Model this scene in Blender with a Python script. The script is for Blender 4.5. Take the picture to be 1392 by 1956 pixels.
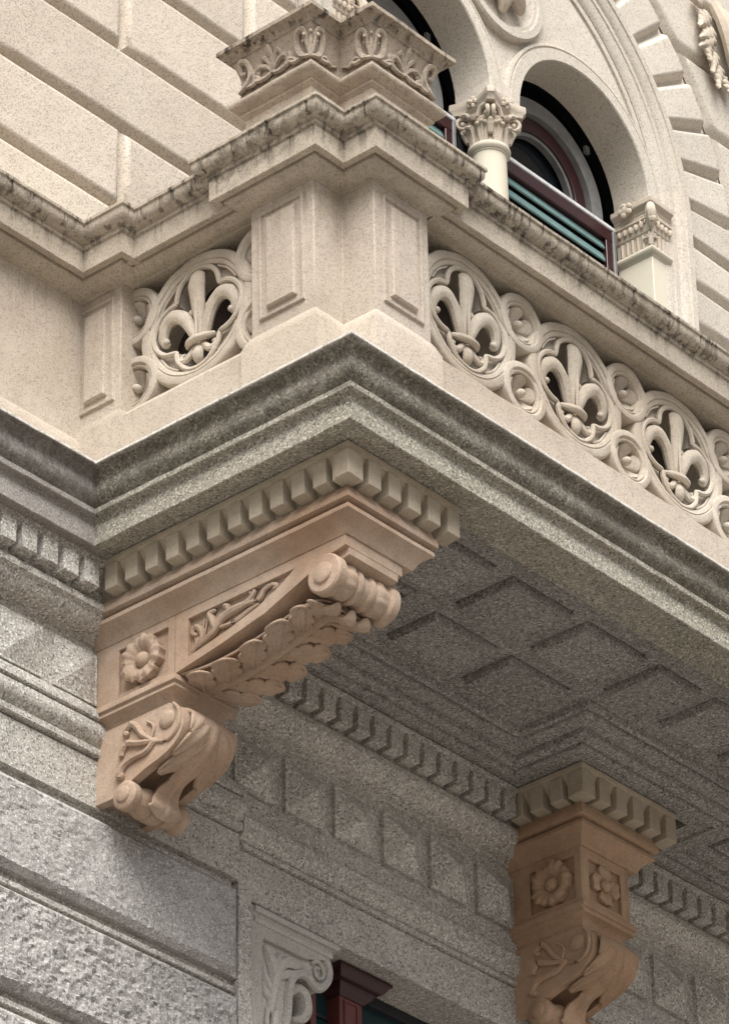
import bpy, bmesh, math, random
from math import sin, cos, pi, radians, sqrt, atan2, hypot
from mathutils import Vector, Matrix, noise
from mathutils.geometry import tessellate_polygon
for o in list(bpy.data.objects): bpy.data.objects.remove(o)
S = bpy.context.scene
COL = S.collection
random.seed(4)

# ------------------------------------------------------------------ camera
cam = bpy.data.cameras.new('camera'); co = bpy.data.objects.new('camera', cam); COL.objects.link(co)
R_ = Vector((0.65784675, -0.75293934, -0.01788829)); U_ = Vector((-0.39221562, -0.36276381, 0.84532202)); F_ = Vector((0.64296544, 0.54907628, 0.53395757))
co.matrix_world = Matrix(((R_.x, U_.x, -F_.x, -10.71828654), (R_.y, U_.y, -F_.y, -9.1981583), (R_.z, U_.z, -F_.z, -9.76082981), (0, 0, 0, 1)))
cam.sensor_fit = 'HORIZONTAL'; cam.sensor_width = 36; cam.lens = 8499.25/1392*36
cam.clip_start = .1; cam.clip_end = 2000
S.camera = co
# ------------------------------------------------------------------ world, sun, exposure
W = bpy.data.worlds.new('World'); S.world = W; W.use_nodes = True
nt = W.node_tree; bg = nt.nodes['Background']
sky = nt.nodes.new('ShaderNodeTexSky'); sky.sky_type = 'NISHITA'; sky.sun_disc = False
SUN_EL, SUN_AZ = radians(54), radians(224)      # azimuth: clockwise from +Y
sky.sun_elevation = SUN_EL; sky.sun_rotation = SUN_AZ; sky.air_density = 1.0; sky.dust_density = 4.0; sky.ozone_density = 1.0
hs = nt.nodes.new('ShaderNodeHueSaturation'); hs.inputs['Saturation'].default_value = .22   # an overcast, nearly grey sky
nt.links.new(sky.outputs[0], hs.inputs['Color']); nt.links.new(hs.outputs[0], bg.inputs[0])
bg.inputs[1].default_value = .075
sl = bpy.data.lights.new('sun', 'SUN'); sl.energy = 3.0; sl.angle = radians(50); sl.color = (1, .968, .93)
so = bpy.data.objects.new('sun', sl); COL.objects.link(so)
sd = Vector((sin(SUN_AZ)*cos(SUN_EL), cos(SUN_AZ)*cos(SUN_EL), sin(SUN_EL)))
so.rotation_euler = sd.to_track_quat('Z', 'Y').to_euler()
vs = S.view_settings; vs.view_transform = 'Standard'; vs.look = 'None'; vs.exposure = .95; vs.gamma = 1; vs.use_curve_mapping = False

# ------------------------------------------------------------------ materials
def nodes(name):
    m = bpy.data.materials.new(name); m.use_nodes = True
    n = m.node_tree.nodes; l = m.node_tree.links
    return m, n, l, n['Principled BSDF']
def mixc(n, l, fac, a, b, mode='MIX'):
    x = n.new('ShaderNodeMix'); x.data_type = 'RGBA'; x.blend_type = mode
    for sock, v in ((x.inputs[0], fac), (x.inputs[6], a), (x.inputs[7], b)):
        if hasattr(v, 'is_linked'): l.new(v, sock)
        else: sock.default_value = v if isinstance(v, (int, float)) else (*v, 1)
    return x.outputs[2]
def math_(n, l, op, a, b=0., clamp=False):
    x = n.new('ShaderNodeMath'); x.operation = op; x.use_clamp = clamp
    for sock, v in ((x.inputs[0], a), (x.inputs[1], b)):
        if hasattr(v, 'is_linked'): l.new(v, sock)
        else: sock.default_value = v
    return x.outputs[0]
def ramp(n, l, v, lo, hi):
    x = n.new('ShaderNodeMapRange'); x.inputs[1].default_value = lo; x.inputs[2].default_value = hi; x.interpolation_type = 'SMOOTHSTEP'
    l.new(v, x.inputs[0]); return x.outputs[0]
def noise_(n, l, vec, scale, detail=3, rough=.55):
    x = n.new('ShaderNodeTexNoise'); x.inputs['Scale'].default_value = scale; x.inputs['Detail'].default_value = detail; x.inputs['Roughness'].default_value = rough
    l.new(vec, x.inputs['Vector']); return x.outputs['Fac']
def scaled(n, l, vec, s):
    x = n.new('ShaderNodeVectorMath'); x.operation = 'MULTIPLY'; x.inputs[1].default_value = s; l.new(vec, x.inputs[0]); return x.outputs[0]
def stone(name, base, tint, speck=.35, spk_scale=110, patch=.25, bump=.5, pits=.5, white=.0, streak=None, stain=None, grime_c=(.055, .045, .035), rough=.9, mottle=0.):
    """streak: list of (z_top, z_len, strength) dark rain streaks hanging from a lip; stain: (z0, z1, strength) an algae-dark zone"""
    m, n, l, p = nodes(name)
    g = n.new('ShaderNodeNewGeometry'); pos = g.outputs['Position']
    big = noise_(n, l, pos, 2.3, 5, .6); mid = noise_(n, l, pos, 14, 4, .6)
    vg = n.new('ShaderNodeTexVoronoi'); vg.inputs['Scale'].default_value = spk_scale*1.5; l.new(pos, vg.inputs['Vector'])
    sc_ = n.new('ShaderNodeSeparateColor'); l.new(vg.outputs['Color'], sc_.inputs[0]); g1, g2 = sc_.outputs[0], sc_.outputs[1]
    fine = noise_(n, l, pos, spk_scale*1.3, 2, .6)
    col = mixc(n, l, ramp(n, l, big, .35, .68), base, tint)
    col = mixc(n, l, math_(n, l, 'MULTIPLY', ramp(n, l, mid, .45, .75), patch), col, tuple(c*.62 for c in base))
    if mottle:
        mo = ramp(n, l, noise_(n, l, pos, 9, 6, .75), .42, .62)
        col = mixc(n, l, math_(n, l, 'MULTIPLY', mo, mottle), col, tuple(c*.35 for c in base))
    col = mixc(n, l, math_(n, l, 'MULTIPLY', ramp(n, l, g1, .62, 1.0), speck), col, tuple(c*.22 for c in base))
    if white: col = mixc(n, l, math_(n, l, 'MULTIPLY', ramp(n, l, g2, .66, 1.0), white), col, tuple(min(.8, c*1.75) for c in base))
    # small pits
    v = n.new('ShaderNodeTexVoronoi'); v.inputs['Scale'].default_value = 42; l.new(pos, v.inputs['Vector'])
    pm = n.new('ShaderNodeMath'); pm.operation = 'LESS_THAN'; l.new(v.outputs['Distance'], pm.inputs[0]); pm.inputs[1].default_value = .13
    pit = math_(n, l, 'MULTIPLY', pm.outputs[0], ramp(n, l, noise_(n, l, pos, 6, 2), .52, .7))
    col = mixc(n, l, math_(n, l, 'MULTIPLY', pit, pits), col, tuple(c*.3 for c in base))
    oi = n.new('ShaderNodeObjectInfo'); tone = math_(n, l, 'ADD', math_(n, l, 'MULTIPLY', oi.outputs['Random'], .13), .905)
    cb = n.new('ShaderNodeCombineColor'); [l.new(tone, cb.inputs[i]) for i in range(3)]
    col = mixc(n, l, 1., col, cb.outputs[0], 'MULTIPLY')
    sx = n.new('ShaderNodeSeparateXYZ'); l.new(pos, sx.inputs[0]); z = sx.outputs['Z']
    if stain:
        z0, z1, st = stain
        zz = math_(n, l, 'ADD', z, math_(n, l, 'MULTIPLY', math_(n, l, 'SUBTRACT', noise_(n, l, pos, 7, 5, .7), .5), .10))
        inz = math_(n, l, 'MULTIPLY', ramp(n, l, zz, z0-.03, z0+.02), math_(n, l, 'SUBTRACT', 1., ramp(n, l, z, z1-.006, z1+.002)))
        blot = math_(n, l, 'MAXIMUM', ramp(n, l, noise_(n, l, scaled(n, l, pos, (1, 1, .45)), 26, 8, .85), .44, .56), math_(n, l, 'MULTIPLY', ramp(n, l, noise_(n, l, pos, 3.2, 4, .6), .42, .66), .9))
        k = math_(n, l, 'MULTIPLY', inz, math_(n, l, 'MULTIPLY', math_(n, l, 'ADD', math_(n, l, 'MULTIPLY', blot, .65), .35), st))
        col = mixc(n, l, k, col, grime_c)
        worn = math_(n, l, 'MULTIPLY', ramp(n, l, z, z1-.004, z1+.004), ramp(n, l, noise_(n, l, pos, 40, 4, .7), .30, .55))
        col = mixc(n, l, math_(n, l, 'MULTIPLY', worn, .75), col, (.62, .60, .56))
    if streak:
        drip = noise_(n, l, scaled(n, l, pos, (1, 1, .07)), 30, 3, .6)
        area = ramp(n, l, noise_(n, l, scaled(n, l, pos, (1, 1, .3)), 2.2, 3), .38, .62)
        soft = noise_(n, l, pos, 22, 6, .75)
        for zt, zl, st in streak:
            below = math_(n, l, 'SUBTRACT', zt, z)                     # distance under the lip
            d = math_(n, l, 'DIVIDE', below, zl)
            lim = math_(n, l, 'MULTIPLY', drip, 1.0)
            on = math_(n, l, 'MULTIPLY', ramp(n, l, below, -.012, .006), math_(n, l, 'SUBTRACT', 1., ramp(n, l, d, 0., 1.)))
            thin = ramp(n, l, drip, .54, .62)
            k = math_(n, l, 'MULTIPLY', on, math_(n, l, 'ADD', math_(n, l, 'MULTIPLY', thin, .8), math_(n, l, 'MULTIPLY', ramp(n, l, soft, .40, .62), math_(n, l, 'ADD', .10, math_(n, l, 'MULTIPLY', area, .75)))))
            k = math_(n, l, 'MULTIPLY', k, st, True)
            col = mixc(n, l, k, col, grime_c)
    l.new(col, p.inputs['Base Color']); p.inputs['Roughness'].default_value = rough
    p.inputs['Specular IOR Level'].default_value = .25
    h = math_(n, l, 'ADD', math_(n, l, 'MULTIPLY', math_(n, l, 'ADD', fine, math_(n, l, 'MULTIPLY', g1, .5)), .5), math_(n, l, 'MULTIPLY', mid, 1.2))
    h = math_(n, l, 'SUBTRACT', h, math_(n, l, 'MULTIPLY', pit, .9))
    b = n.new('ShaderNodeBump'); b.inputs['Strength'].default_value = bump; b.inputs['Distance'].default_value = .006
    l.new(h, b.inputs['Height']); l.new(b.outputs[0], p.inputs['Normal'])
    return m
def plain(name, c, rough=.5, metal=0, bump=0, spec=.5):
    m, n, l, p = nodes(name)
    g = n.new('ShaderNodeNewGeometry')
    f = noise_(n, l, g.outputs['Position'], 18, 4, .6)
    l.new(mixc(n, l, ramp(n, l, f, .3, .7), c, tuple(x*.75 for x in c)), p.inputs['Base Color'])
    p.inputs['Roughness'].default_value = rough; p.inputs['Metallic'].default_value = metal; p.inputs['Specular IOR Level'].default_value = spec
    return m
CREAM = stone('cream_limestone', (.63, .557, .462), (.575, .50, .41), .46, 110, .10, .55, .5)
CREAM2 = stone('pale_limestone', (.62, .565, .485), (.575, .52, .44), .42, 110, .10, .5, .4)
PIER = stone('pier_limestone', (.53, .462, .385), (.455, .388, .315), .36, 110, .20, .5, .7, streak=[(.945, .42, .30), (.26, .12, .16)], grime_c=(.20, .155, .11))
RAIL = stone('weathered_rail_limestone', (.53, .465, .375), (.45, .39, .31), .42, 115, .3, .6, .6, streak=[(1.178, .16, .88), (1.10, .15, .55)], mottle=.14)
CAPS = stone('carved_cap_limestone', (.44, .37, .295), (.37, .31, .245), .38, 100, .35, .7, .5, streak=[(1.765, .10, 1.1), (1.60, .16, .4)], mottle=.22)
TRAC = stone('tracery_limestone', (.58, .52, .435), (.49, .42, .335), .26, 130, .3, .4, .5, mottle=.12)
LEDGE = stone('grey_ledge_granite', (.38, .35, .295), (.33, .31, .25), .76, 95, .25, .8, .2, .85, stain=(-.165, -.024, .66), grime_c=(.06, .052, .038), mottle=.16)
LEDGEW = stone('dark_ledge_granite', (.36, .335, .305), (.32, .295, .27), .5, 125, .25, .8, .2, .45, stain=(-.165, -.024, .60), grime_c=(.065, .056, .05), mottle=.2)
GRAN = stone('grey_granite', (.51, .478, .43), (.44, .41, .37), .74, 95, .22, .8, .1, .8, mottle=.16)
FINE = stone('fine_grey_stone', (.50, .475, .435), (.45, .425, .385), .34, 130, .2, .5, .1, .3)
SOFF = stone('shaded_speckled_granite', (.305, .287, .265), (.26, .246, .228), .80, 92, .1, .5, .1, .95)  # same granite as the wall, base darkened for the shade under the slab
ROUGH = stone('rock_faced_granite', (.43, .418, .395), (.37, .357, .335), .55, 110, .25, .9, .0, .6, mottle=.25)
CONS = stone('terracotta_limestone', (.51, .395, .305), (.42, .285, .195), .24, 130, .35, .5, .7, mottle=.16)
CONS_SHADE = stone('shaded_bracket_limestone', (.50, .345, .235), (.42, .275, .175), .24, 130, .35, .5, .7, mottle=.18)  # browner copy of the console stone, shade and warm bounce in its colour
DENT = stone('yellow_dentil_limestone', (.51, .445, .345), (.44, .375, .285), .2, 130, .3, .5, .6, mottle=.14)
SHAFT = stone('smooth_yellow_limestone', (.62, .57, .465), (.60, .545, .435), .06, 110, .08, .15, .2)
CAPI = stone('capital_limestone', (.57, .50, .41), (.50, .425, .34), .15, 110, .25, .4, .5)
WOOD = plain('dark_red_painted_wood', (.040, .010, .012), .35)
WOODL = plain('red_brown_wood', (.13, .036, .030), .4)
BACK = stone('shade_brown_backing', (.075, .055, .046), (.055, .042, .036), .2, 110, .3, .4, .2)  # dark brown stands for the shade inside the pierced openings
GREYM = plain('grey_metal_frame', (.22, .22, .215), .45)
WHITEM = plain('white_metal_rail', (.72, .72, .74), .35)
TEAL = plain('pale_teal_slat', (.17, .28, .275), .35)
BLACK = plain('black_steel_and_gap_shade', (.012, .013, .018), .6)
m, n_, l_, p_ = nodes('dark_glass'); p_.inputs['Base Color'].default_value = (.010, .013, .016, 1); p_.inputs['Roughness'].default_value = .06; p_.inputs['Specular IOR Level'].default_value = .35; GLASS = m
m, n_, l_, p_ = nodes('teal_glass'); p_.inputs['Base Color'].default_value = (.012, .035, .038, 1); p_.inputs['Roughness'].default_value = .08; p_.inputs['Specular IOR Level'].default_value = .4; TGLASS = m
PAVE = stone('grey_paving', (.235, .213, .192), (.195, .178, .16), .3, 30, .2, .4)

# ------------------------------------------------------------------ mesh helpers
class M:
    def __init__(s): s.v = []; s.f = []
    def add(s, vs, fs):
        k = len(s.v); s.v += [tuple(v) for v in vs]; s.f += [tuple(i+k for i in f) for f in fs]; return s
    def box(s, x0, x1, y0, y1, z0, z1):
        return s.add([(x0,y0,z0),(x1,y0,z0),(x1,y1,z0),(x0,y1,z0),(x0,y0,z1),(x1,y0,z1),(x1,y1,z1),(x0,y1,z1)], [(0,3,2,1),(4,5,6,7),(0,1,5,4),(1,2,6,5),(2,3,7,6),(3,0,4,7)])
    def merge(s, o, f=lambda v: v): return s.add([f(v) for v in o.v], o.f)
def offset_path(path, d, closed=False):
    """shift a plan polyline to its left (towards the building) by d, with mitred corners"""
    n = len(path); out = []
    def dr(i): a = path[i % n]; b = path[(i+1) % n]; L = hypot(b[0]-a[0], b[1]-a[1]); return ((b[0]-a[0])/L, (b[1]-a[1])/L)
    for i in range(n):
        if i == 0 and not closed: t0 = t1 = dr(0)
        elif i == n-1 and not closed: t0 = t1 = dr(n-2)
        else: t0, t1 = dr(i-1), dr(i)
        n0 = (-t0[1], t0[0]); n1 = (-t1[1], t1[0]); k = 1+n0[0]*n1[0]+n0[1]*n1[1]
        out.append((path[i][0]+(n0[0]+n1[0])*d/k, path[i][1]+(n0[1]+n1[1])*d/k))
    return out
def sweep(path, prof, closed_path=False, closed_prof=True, step=.06):
    m = M(); rows = []
    for d, z in prof:
        pts = offset_path(path, d, closed_path); row = []
        segs = len(path) if closed_path else len(path)-1
        for i in range(segs):
            a = pts[i]; b = pts[(i+1) % len(pts)]; L = hypot(path[(i+1) % len(path)][0]-path[i][0], path[(i+1) % len(path)][1]-path[i][1])
            k = max(1, int(L/step)) if step else 1
            for j in range(k): row.append((a[0]+(b[0]-a[0])*j/k, a[1]+(b[1]-a[1])*j/k, z))
        if not closed_path: row.append((*pts[-1], z))
        rows.append(row)
    n = len(rows[0]); P = len(rows); vs = [v for r in rows for v in r]; fs = []
    for i in range(P if closed_prof else P-1):
        i2 = (i+1) % P
        for j in range(n if closed_path else n-1):
            j2 = (j+1) % n; fs.append((i*n+j, i*n+j2, i2*n+j2, i2*n+j))
    if closed_prof and not closed_path:
        fs.append(tuple(i*n for i in range(P))); fs.append(tuple(i*n+n-1 for i in reversed(range(P))))
    return m.add(vs, fs)
def arc(p, q, bulge, n=5):
    """points from p to q along an arc; bulge>0 swings to the right of p->q"""
    out = []; dx, dy = q[0]-p[0], q[1]-p[1]
    for i in range(1, n):
        t = i/n; b = bulge*4*t*(1-t); out.append((p[0]+dx*t+dy*b, p[1]+dy*t-dx*b))
    return out
def tube(pts, rad, n=8, flat=(1, 1), up=None):
    """a rounded bar through pts with its own radius at each; flat scales (side, up) of the section"""
    pts = [Vector(p) for p in pts]; m = M(); N = len(pts)
    if not hasattr(rad, '__len__'): rad = [rad]*N
    upv = Vector(up) if up else Vector((0, 1, 0)); rows = []
    for i, p in enumerate(pts):
        t = (pts[min(i+1, N-1)]-pts[max(i-1, 0)]).normalized()
        a = t.cross(upv)
        if a.length < 1e-4: a = t.cross(Vector((1, 0, .1)))
        a.normalize(); b = a.cross(t).normalized()
        rows.append([p+a*cos(2*pi*j/n)*rad[i]*flat[0]+b*sin(2*pi*j/n)*rad[i]*flat[1] for j in range(n)])
    vs = [v for r in rows for v in r]; fs = []
    for i in range(N-1):
        for j in range(n): fs.append((i*n+j, i*n+(j+1) % n, (i+1)*n+(j+1) % n, (i+1)*n+j))
    t0 = (pts[0]-pts[1]).normalized()*rad[0]*.6; t1 = (pts[-1]-pts[-2]).normalized()*rad[-1]*.6
    vs.append(pts[0]+t0); vs.append(pts[-1]+t1); k = len(vs)
    for j in range(n): fs.append((k-2, (j+1) % n, j)); fs.append((k-1, (N-1)*n+j, (N-1)*n+(j+1) % n))
    return m.add(vs, fs)
def smooth(pts, k=4):
    """Catmull-Rom through pts"""
    P = [Vector(p) for p in pts]; out = []
    for i in range(len(P)-1):
        a = P[max(i-1, 0)]; b = P[i]; c = P[i+1]; d = P[min(i+2, len(P)-1)]
        for j in range(k):
            t = j/k; out.append(.5*((2*b)+(c-a)*t+(2*a-5*b+4*c-d)*t*t+(3*b-a-3*c+d)*t**3))
    out.append(P[-1]); return out
def lerpr(r, n):
    out = []
    for i in range(n):
        t = i/(n-1)*(len(r)-1); k = min(int(t), len(r)-2); out.append(r[k]+(r[k+1]-r[k])*(t-k))
    return out
def stube(pts, r, n=8, k=4, **kw):
    q = smooth(pts, k); return tube(q, lerpr(r if hasattr(r, '__len__') else [r, r], len(q)), n, **kw)
def lathe(prof, n=32, axis='Z', c=(0, 0, 0), a0=0, a1=2*pi, mod=None):
    m = M(); full = abs(a1-a0-2*pi) < 1e-6; cols = n if full else n+1; vs = []; fs = []
    for i, (r, h) in enumerate(prof):
        for j in range(cols):
            a = a0+(a1-a0)*j/n; rr = r*(mod(a, i) if mod else 1)
            x, y = rr*cos(a), rr*sin(a)
            vs.append({'Z': (c[0]+x, c[1]+y, c[2]+h), 'X': (c[0]+h, c[1]+x, c[2]+y), 'Y': (c[0]+x, c[1]+h, c[2]+y)}[axis])
    for i in range(len(prof)-1):
        for j in range(n):
            j2 = (j+1) % cols; fs.append((i*cols+j, i*cols+j2, (i+1)*cols+j2, (i+1)*cols+j))
    return m.add(vs, fs)
def prism(poly, y0, y1, plane='XZ', bev=0.):
    """a 2-D outline given thickness; XZ: outline in x,z from y0 (front) to y1; YZ: outline in y,z from x0 to x1"""
    f = (lambda p, t: (p[0], t, p[1])) if plane == 'XZ' else ((lambda p, t: (t, p[0], p[1])) if plane == 'YZ' else (lambda p, t: (p[0], p[1], t)))
    n = len(poly); m = M(); tris = tessellate_polygon([[Vector((p[0], p[1], 0)) for p in poly]])
    vs = [f(p, y0) for p in poly]+[f(p, y1) for p in poly]
    fs = [tuple(t) for t in tris]+[tuple(i+n for i in reversed(t)) for t in tris]
    fs += [(i, (i+1) % n, (i+1) % n+n, i+n) for i in range(n)]
    return m.add(vs, fs)
def ringplate(outer, inner, y0, y1, plane='XZ'):
    """a frame between two outlines of equal count"""
    f = (lambda p, t: (p[0], t, p[1])) if plane == 'XZ' else (lambda p, t: (t, p[0], p[1]))
    n = len(outer); m = M()
    vs = [f(p, y0) for p in outer]+[f(p, y0) for p in inner]+[f(p, y1) for p in outer]+[f(p, y1) for p in inner]; fs = []
    for i in range(n):
        j = (i+1) % n
        fs += [(i, j, n+j, n+i), (2*n+i, 3*n+i, 3*n+j, 2*n+j), (i, 2*n+i, 2*n+j, j), (n+i, n+j, 3*n+j, 3*n+i)]
    return m.add(vs, fs)
def blob(c, r, n=8, k=5):
    m = M(); r = (r, r, r) if not hasattr(r, '__len__') else r; vs = [(c[0], c[1], c[2]-r[2])]; fs = []
    for i in range(1, k):
        a = -pi/2+pi*i/k
        for j in range(n): b = 2*pi*j/n; vs.append((c[0]+r[0]*cos(a)*cos(b), c[1]+r[1]*cos(a)*sin(b), c[2]+r[2]*sin(a)))
    vs.append((c[0], c[1], c[2]+r[2])); L = len(vs)-1
    for j in range(n): fs.append((0, 1+(j+1) % n, 1+j)); fs.append((L, L-n+j, L-n+(j+1) % n))
    for i in range(k-2):
        for j in range(n): fs.append((1+i*n+j, 1+i*n+(j+1) % n, 1+(i+1)*n+(j+1) % n, 1+(i+1)*n+j))
    return m.add(vs, fs)
def grid(fn, nu, nv):
    m = M(); return m.add([fn(i/nu, j/nv) for i in range(nu+1) for j in range(nv+1)], [(i*(nv+1)+j, (i+1)*(nv+1)+j, (i+1)*(nv+1)+j+1, i*(nv+1)+j+1) for i in range(nu) for j in range(nv)])
def rough(m, amp=.0015, fr=9.):
    m.v = [tuple(Vector(v)+noise.noise_vector(Vector(v)*fr)*amp+noise.noise_vector(Vector(v)*fr*4)*amp*.4) for v in m.v]; return m
def obj(name, m, mat, parent=None, sharp=35, bev=0., loc=None, thick=0.):
    me = bpy.data.meshes.new(name); o = bpy.data.objects.new(name, me); COL.objects.link(o)
    base = Vector((0, 0, 0))
    if parent is not None:
        q = parent
        while q is not None: base += Vector(q.location); q = q.parent
    vs = [tuple(Vector(v)-base) for v in m.v] if loc is None else m.v
    me.from_pydata(vs, [], m.f); me.validate(); me.update()
    bm = bmesh.new(); bm.from_mesh(me); bmesh.ops.remove_doubles(bm, verts=bm.verts, dist=1e-5); bmesh.ops.recalc_face_normals(bm, faces=bm.faces)
    bm.to_mesh(me); bm.free()
    me.shade_smooth(); me.set_sharp_from_angle(angle=radians(sharp))
    me.materials.append(mat)
    if loc is not None: o.location = loc
    if parent is not None: o.parent = parent
    if thick: t = o.modifiers.new('thickness', 'SOLIDIFY'); t.thickness = thick; t.offset = 0
    if bev:
        b = o.modifiers.new('worn_edges', 'BEVEL'); b.width = bev; b.segments = 2; b.limit_method = 'ANGLE'; b.angle_limit = radians(38)
    return o
def tag(o, label, cat, group=None, kind=None):
    o['label'] = label; o['category'] = cat
    if group: o['group'] = group
    if kind: o['kind'] = kind
    return o
def thing(name, loc, label, cat, group=None, rz=0):
    o = bpy.data.objects.new(name, None); COL.objects.link(o); o.location = loc; o.rotation_euler = (0, 0, rz); o.empty_display_size = .1
    return tag(o, label, cat, group)
def dup(o, parent=None, loc=None):
    c = o.copy(); COL.objects.link(c)
    if parent is not None: c.parent = parent
    if loc is not None: c.location = loc
    for ch in list(o.children): dup(ch, c)
    return c

# ------------------------------------------------------------------ ground (11.4 m below the balcony floor)
g = M().add([(-120, -120, -11.4), (120, -120, -11.4), (120, 120, -11.4), (-120, 120, -11.4)], [(0, 1, 2, 3)])
o = obj('ground', g, PAVE); o['kind'] = 'structure'
# ------------------------------------------------------------------ upper wall: rusticated limestone blocks
YU = 1.75
def bevel_block(x0, x1, z0, z1, yf, dep=.042, bv=.036):
    """a rusticated stone: flat face, rounded sloping margins, running back to the joint"""
    m = M(); b = bv+.012; nx = max(2, int((x1-x0)/.12)); nz = max(2, int((z1-z0)/.12))
    xs = [x0+b+(x1-x0-2*b)*i/nx for i in range(nx+1)]; zs = [z0+b+(z1-z0-2*b)*i/nz for i in range(nz+1)]
    def ring(e, y):
        X = [x0+e]+xs[1:-1]+[x1-e]; Z = [z0+e]+zs[1:-1]+[z1-e]
        return [(x, y, Z[0]) for x in X]+[(X[-1], y, z) for z in Z[1:]]+[(x, y, Z[-1]) for x in X[-2::-1]]+[(X[0], y, z) for z in Z[-2:0:-1]]
    r = [ring(e, yf+y) for e, y in ((0, dep), (bv*.42, dep*.50), (bv*.72, dep*.17), (bv, 0), (b, 0))]; n = len(r[0])
    vs = [v for q in r for v in q]; fs = []
    for k in range(len(r)-1):
        for j in range(n): fs.append((k*n+j, k*n+(j+1) % n, (k+1)*n+(j+1) % n, (k+1)*n+j))
    m.add(vs, fs)
    m.add([(x, yf, z) for x in xs for z in zs], [(i*(nz+1)+j, (i+1)*(nz+1)+j, (i+1)*(nz+1)+j+1, i*(nz+1)+j+1) for i in range(nx) for j in range(nz)])
    return rough(m, .0018, 4)
CX, CZ = 3.24, 3.835          # centre of the great arch
wl = thing('facade_wall', (-1.5, 1.9, 1.0), 'cream upper wall of bevelled limestone blocks left of the arched window', 'wall')
bk = M().box(-3.2, 1.699, 1.792, 2.2, .0, 8.6)
obj('wall_core', bk, CREAM, wl)
rows = [(.84, 1.275), (1.275, 1.72), (1.72, 2.163), (2.163, 2.608), (2.608, 3.053), (3.053, 3.498), (3.498, 3.943), (3.943, 4.388), (4.388, 4.833), (4.833, 5.28)]
for k, (z0, z1) in enumerate(rows):
    xs = ([-3.2, -2.78, -1.125, .525] if k % 2 == 0 else [-3.2, -1.95, -.30, 1.35])
    edge = 1.72 if z0 < 4.0 else 1.30
    xs = [x for x in xs if x < edge-.1]+[edge]
    for a, b in zip(xs, xs[1:]):
        obj('stone_block', bevel_block(a+.004, b-.004, z0+.004, z1-.004, YU), CREAM, wl, sharp=50)
# wall right of the window, with the ring of voussoirs
wr = thing('window_wall', (5.6, 1.9, 1.0), 'pale upper wall with wedge stones fanning round the great arch', 'wall')
def polar(r, a): return (CX+r*cos(a), CZ+r*sin(a))
# core around the arch
out = [polar(1.40, radians(a)) for a in range(0, 181, 6)]
core = [(12., 0), (12., 8.6), (1.70, 8.6), (1.70, .0), (CX-1.40, .0)]+out[::-1]+[(CX+1.40, .0)]
obj('wall_core', prism(core, 1.803, 2.2), CREAM2, wr)
VR0, VR1, DA = 1.512, 1.960, radians(8.72)
a_edges = [radians(-1.0)+DA*k for k in range(0, 22)]
def wedge(a0, a1, r0, r1, yf=YU, dep=.055):
    m = M(); nr, na = 3, 3
    gap = .008; bv = .035
    def P_(u, v, ins):
        r = r0+ins+(r1-r0-2*ins)*u; ai = ins/((r0+r1)/2)+gap/r; a = a0+ai+(a1-a0-2*ai)*v; return polar(r, a)
    rings = []
    for ins, y in ((0, yf+dep), (bv*.42, yf+dep*.5), (bv*.72, yf+dep*.17), (bv, yf), (bv+.010, yf)):
        pts = [P_(i/nr, 0, ins) for i in range(nr+1)]+[P_(1, j/na, ins) for j in range(1, na+1)]+[P_(1-i/nr, 1, ins) for i in range(1, nr+1)]+[P_(0, 1-j/na, ins) for j in range(1, na)]
        rings.append([(x, y, z) for x, z in pts])
    n = len(rings[0]); vs = [v for q in rings for v in q]; fs = []
    for k in range(4):
        for j in range(n): fs.append((k*n+j, k*n+(j+1) % n, (k+1)*n+(j+1) % n, (k+1)*n+j))
    fs.append(tuple(range(4*n, 5*n))); return rough(m.add(vs, fs), .002, 5)
for k in range(len(a_edges)-1):
    if a_edges[k] > radians(182): break
    a0 = a_edges[k]; o = obj('wedge_stone', wedge(a0, a0+DA, VR0, VR1), CREAM2, wr, sharp=50)
# straight courses below the springing and coursed stones beyond the wedges
zc = a_edges[0]*1.7+CZ
k = 0; z = CZ-.03
while z > .3:
    obj('jamb_stone', bevel_block(CX+VR0, CX+VR1+(0 if k % 2 else .0), z-.262, z-.006, YU), CREAM2, wr, sharp=50); z -= .268; k += 1
def cut_block(x0, x1, z0, z1):
    """coursed stone whose inner side follows the ring of wedges"""
    R = VR1+.012; n = 8; m = M(); rings = []
    for ins, y in ((.004, YU+.044), (.022, YU+.022), (.034, YU+.008), (.046, YU), (.058, YU)):
        side = []
        for i in range(n+1):
            zz = z0+ins+(z1-z0-2*ins)*i/n; dz = zz-CZ
            x = CX+(sqrt(max(0, (R+ins)**2-dz*dz)) if dz > 0 else R+ins); side.append((x, y, zz))
        xr = x1-ins; top = [(side[-1][0]+(xr-side[-1][0])*i/4, y, z1-ins) for i in range(1, 5)]; bot = [(xr+(side[0][0]-xr)*i/4, y, z0+ins) for i in range(0, 4)]
        rings.append(side+top+bot)
    q = len(rings[0]); vs = [v for r in rings for v in r]; fs = []
    for k in range(4):
        for j in range(q): fs.append((k*q+j, k*q+(j+1) % q, (k+1)*q+(j+1) % q, (k+1)*q+j))
    tri = tessellate_polygon([[Vector((v[0], v[2], 0)) for v in rings[4]]]); fs += [tuple(i+4*q for i in t) for t in tri]
    return rough(m.add(vs, fs), .002, 5)
zr = [1.18, 1.615, 2.05, 2.485, 2.92, 3.355, 3.79, 4.225, 4.66, 5.095, 5.53, 5.965, 6.4, 6.835]
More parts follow.
